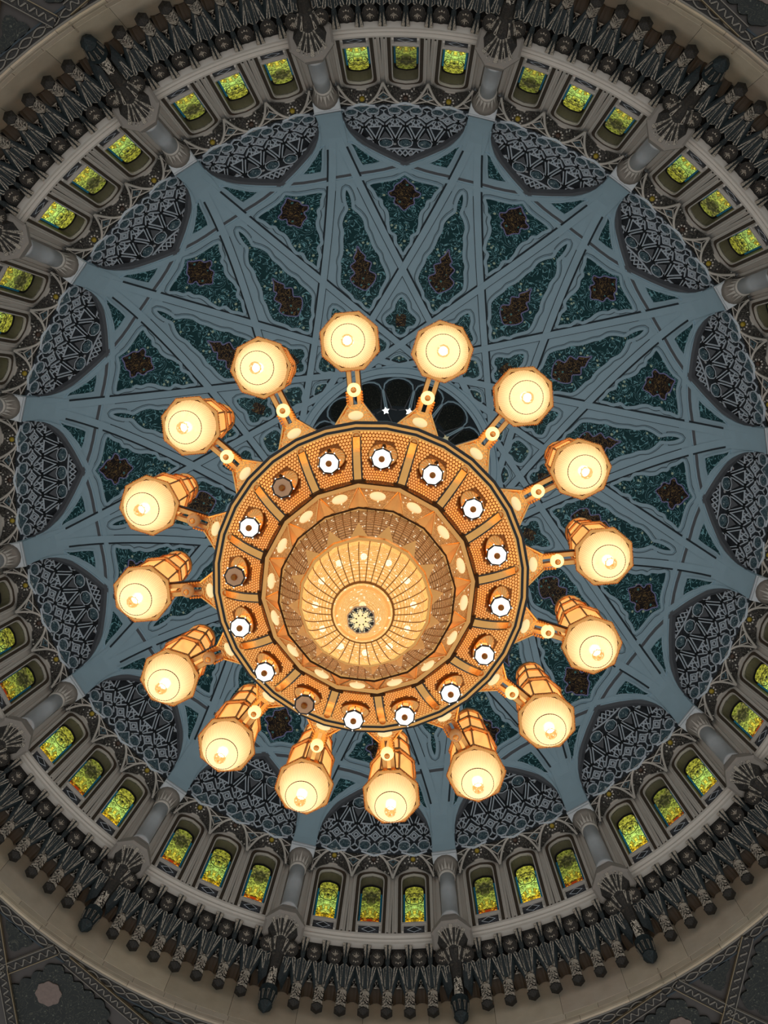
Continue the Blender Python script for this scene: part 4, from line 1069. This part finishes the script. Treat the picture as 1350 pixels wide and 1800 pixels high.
# sixteen big lanterns, origin on the lantern's own axis
def make_lantern():
    o = empty('lantern', (0,0,0), 0, chan)
    def pt(name, prof, n, mat, smooth=False, ph=pi/8, parent=None, **kw):
        mb = MB(); mb.lathe([(r, z-17.57) for r, z in prof], n, ph=ph, **kw); return mb.build(name, mat, parent or o, smooth)
    b = pt('bowl', [(.43,17.58),(.425,17.50),(.40,17.39),(.365,17.28),(.32,17.18),(.268,17.09)], 80, 'bowl_glass', flute=-.012)
    pt('bowl_fillet', [(.262,17.10),(.272,17.10),(.272,17.085),(.262,17.085)], 48, 'bronze_dark', parent=b, closed=True)
    pt('bowl_cap', [(.265,17.085),(.235,17.03),(.18,16.97),(.11,16.925),(.095,16.91)], 80, 'bowl_glass', flute=-.02)
    f = pt('finial', [(.075,16.92),(.10,16.895),(.075,16.87),(.082,16.84),(.05,16.80),(.045,16.77),(.015,16.75)], 10, 'crystal_cup', cap1=True)
    pt('bulb', [(.003,17.08),(.06,17.10),(.09,17.16),(.09,17.22),(.06,17.28),(.003,17.30)], 16, 'lantern_bulb', True)
    tiers = [(17.52,17.70,.505,.475),(18.70,18.90,.435,.40),(19.62,19.78,.325,.295)]
    for z0, z1, ra, rb in tiers:
        c = pt('collar', [(ra-.06,z0),(ra,z0+.01),(ra,z0+.05),(ra-.02,z0+.07),(rb+.01,z1-.02),(rb,z1),(rb-.05,z1)], 8, 'brass_satin')
        mb = MB(); n = 72; ph = pi/8
        for i in range(8):
            a0, a1 = ph+i*pi/4, ph+(i+1)*pi/4; p0_, p1_ = Vector((ra*cos(a0),ra*sin(a0),0)), Vector((ra*cos(a1),ra*sin(a1),0))
            for j in range(12):
                q = p0_+(p1_-p0_)*((j+.5)/12); mb.lathe([(.003,z0-17.57-.012),(.013,z0-17.57+.005),(.013,z0-17.57+.03),(.003,z0-17.57+.045)], 5, q.x*1.01, q.y*1.01)
        mb.build('bead_fringe', 'brass_ornate', c)
        pt('collar_line', [(ra-.085,z0+.002),(ra-.06,z0-.004),(ra-.06,z0+.01),(ra-.085,z0+.01)], 8, 'bronze_dark', parent=c, closed=True)
    for z0, z1, r0, r1 in ((17.68,18.72,.42,.385),(18.88,19.64,.355,.29),(19.76,20.16,.26,.25)):
        pt('glass_body', [(r0,z0),(r0,z0+.1),(r1,z1)], 8, 'lantern_glass')
        mb = MB()
        for i in range(8):
            a = pi/8+i*pi/4
            mb.loft([[((r)*cos(a)+.02*cos(b_), (r)*sin(a)+.02*sin(b_), z-17.57) for b_ in (0,pi/2,pi,3*pi/2)] for r, z in ((r0+.01,z0),(r1+.01,z1))], True)
        mb.build('glazing_bar', 'brass_satin', o)
        mb = MB()
        for i in range(8):
            a0, a1 = pi/8+i*pi/4, pi/8+(i+1)*pi/4; am = (a0+a1)/2; zz = z0+(z1-z0)*.78-17.57; rr = (r0+r1)/2+.015
            q0, q1 = Vector((rr*cos(a0),rr*sin(a0),zz)), Vector((rr*cos(a1),rr*sin(a1),zz)); t_ = Vector((rr*.93*cos(am),rr*.93*sin(am),zz-.2)); top0, top1 = q0+Vector((0,0,.16)), q1+Vector((0,0,.16))
            mb.tri(q0,top0,q0+(q1-q0)*.3+Vector((0,0,.16))); mb.tri(q1,top1,q1+(q0-q1)*.3+Vector((0,0,.16)))
            mb.quad(top0,top1,top1+Vector((0,0,-.05)),top0+Vector((0,0,-.05)))
        mb.build('arch_tracery', 'brass_satin', o)
    pt('crown', [(.25,20.12),(.285,20.14),(.285,20.22),(.25,20.26),(.24,20.36),(.20,20.50),(.12,20.62),(.04,20.68)], 16, 'brass_satin', cap1=True)
    return o
ln = make_lantern()
for k in range(16):
    c = ln if k == 0 else dup_tree(ln)
    c.location = (3.885*cos(ca(k)), 3.885*sin(ca(k)), 17.57-14.3); c.rotation_euler = (0,0,ca(k))

# ================================================================== little star lamps around the oculus
def make_star(mat):
    o = empty('star_lamp', (0,0,0))
    mb = MB(); top = [((.135 if i % 2 == 0 else .07)*cos(i*pi/5), (.135 if i % 2 == 0 else .07)*sin(i*pi/5), 0) for i in range(10)]
    for i in range(10): mb.tri(top[i], top[(i+1) % 10], (0,0,-.05))
    mb.build('glass', mat, o)
    mb = MB(); mb.loft([[(x,y,-.005) for x, y, z in top], [(x*1.12,y*1.12,-.005) for x, y, z in top], [(x*1.12,y*1.12,.03) for x, y, z in top], [(x,y,.03) for x, y, z in top]], True)
    mb.build('rim', 'gilt_line', o)
    mb = MB(); mb.lathe([(.02,.0),(.02,.5)], 8); mb.build('stem', 'gilt_line', o)
    return o
labels = {0:'left one of the two bright white star lamps in the oculus', 1:'right one of the two bright white star lamps in the oculus', 2:'faint white star lamp beside the upper right bracket in the oculus', 3:'dim gold star lamp by the chandelier rim, rightmost in the oculus'}
for k in range(16):
    s = make_star('star_lit' if k in (0,1) else 'star_dim')
    s.location = P(k, 2.03, 36.45); s.rotation_euler = (0,0,th(k))
    tag(s, labels.get(k, 'unlit star lamp on the oculus ring hidden above the chandelier'), 'lamp', 'star lamps around the oculus')
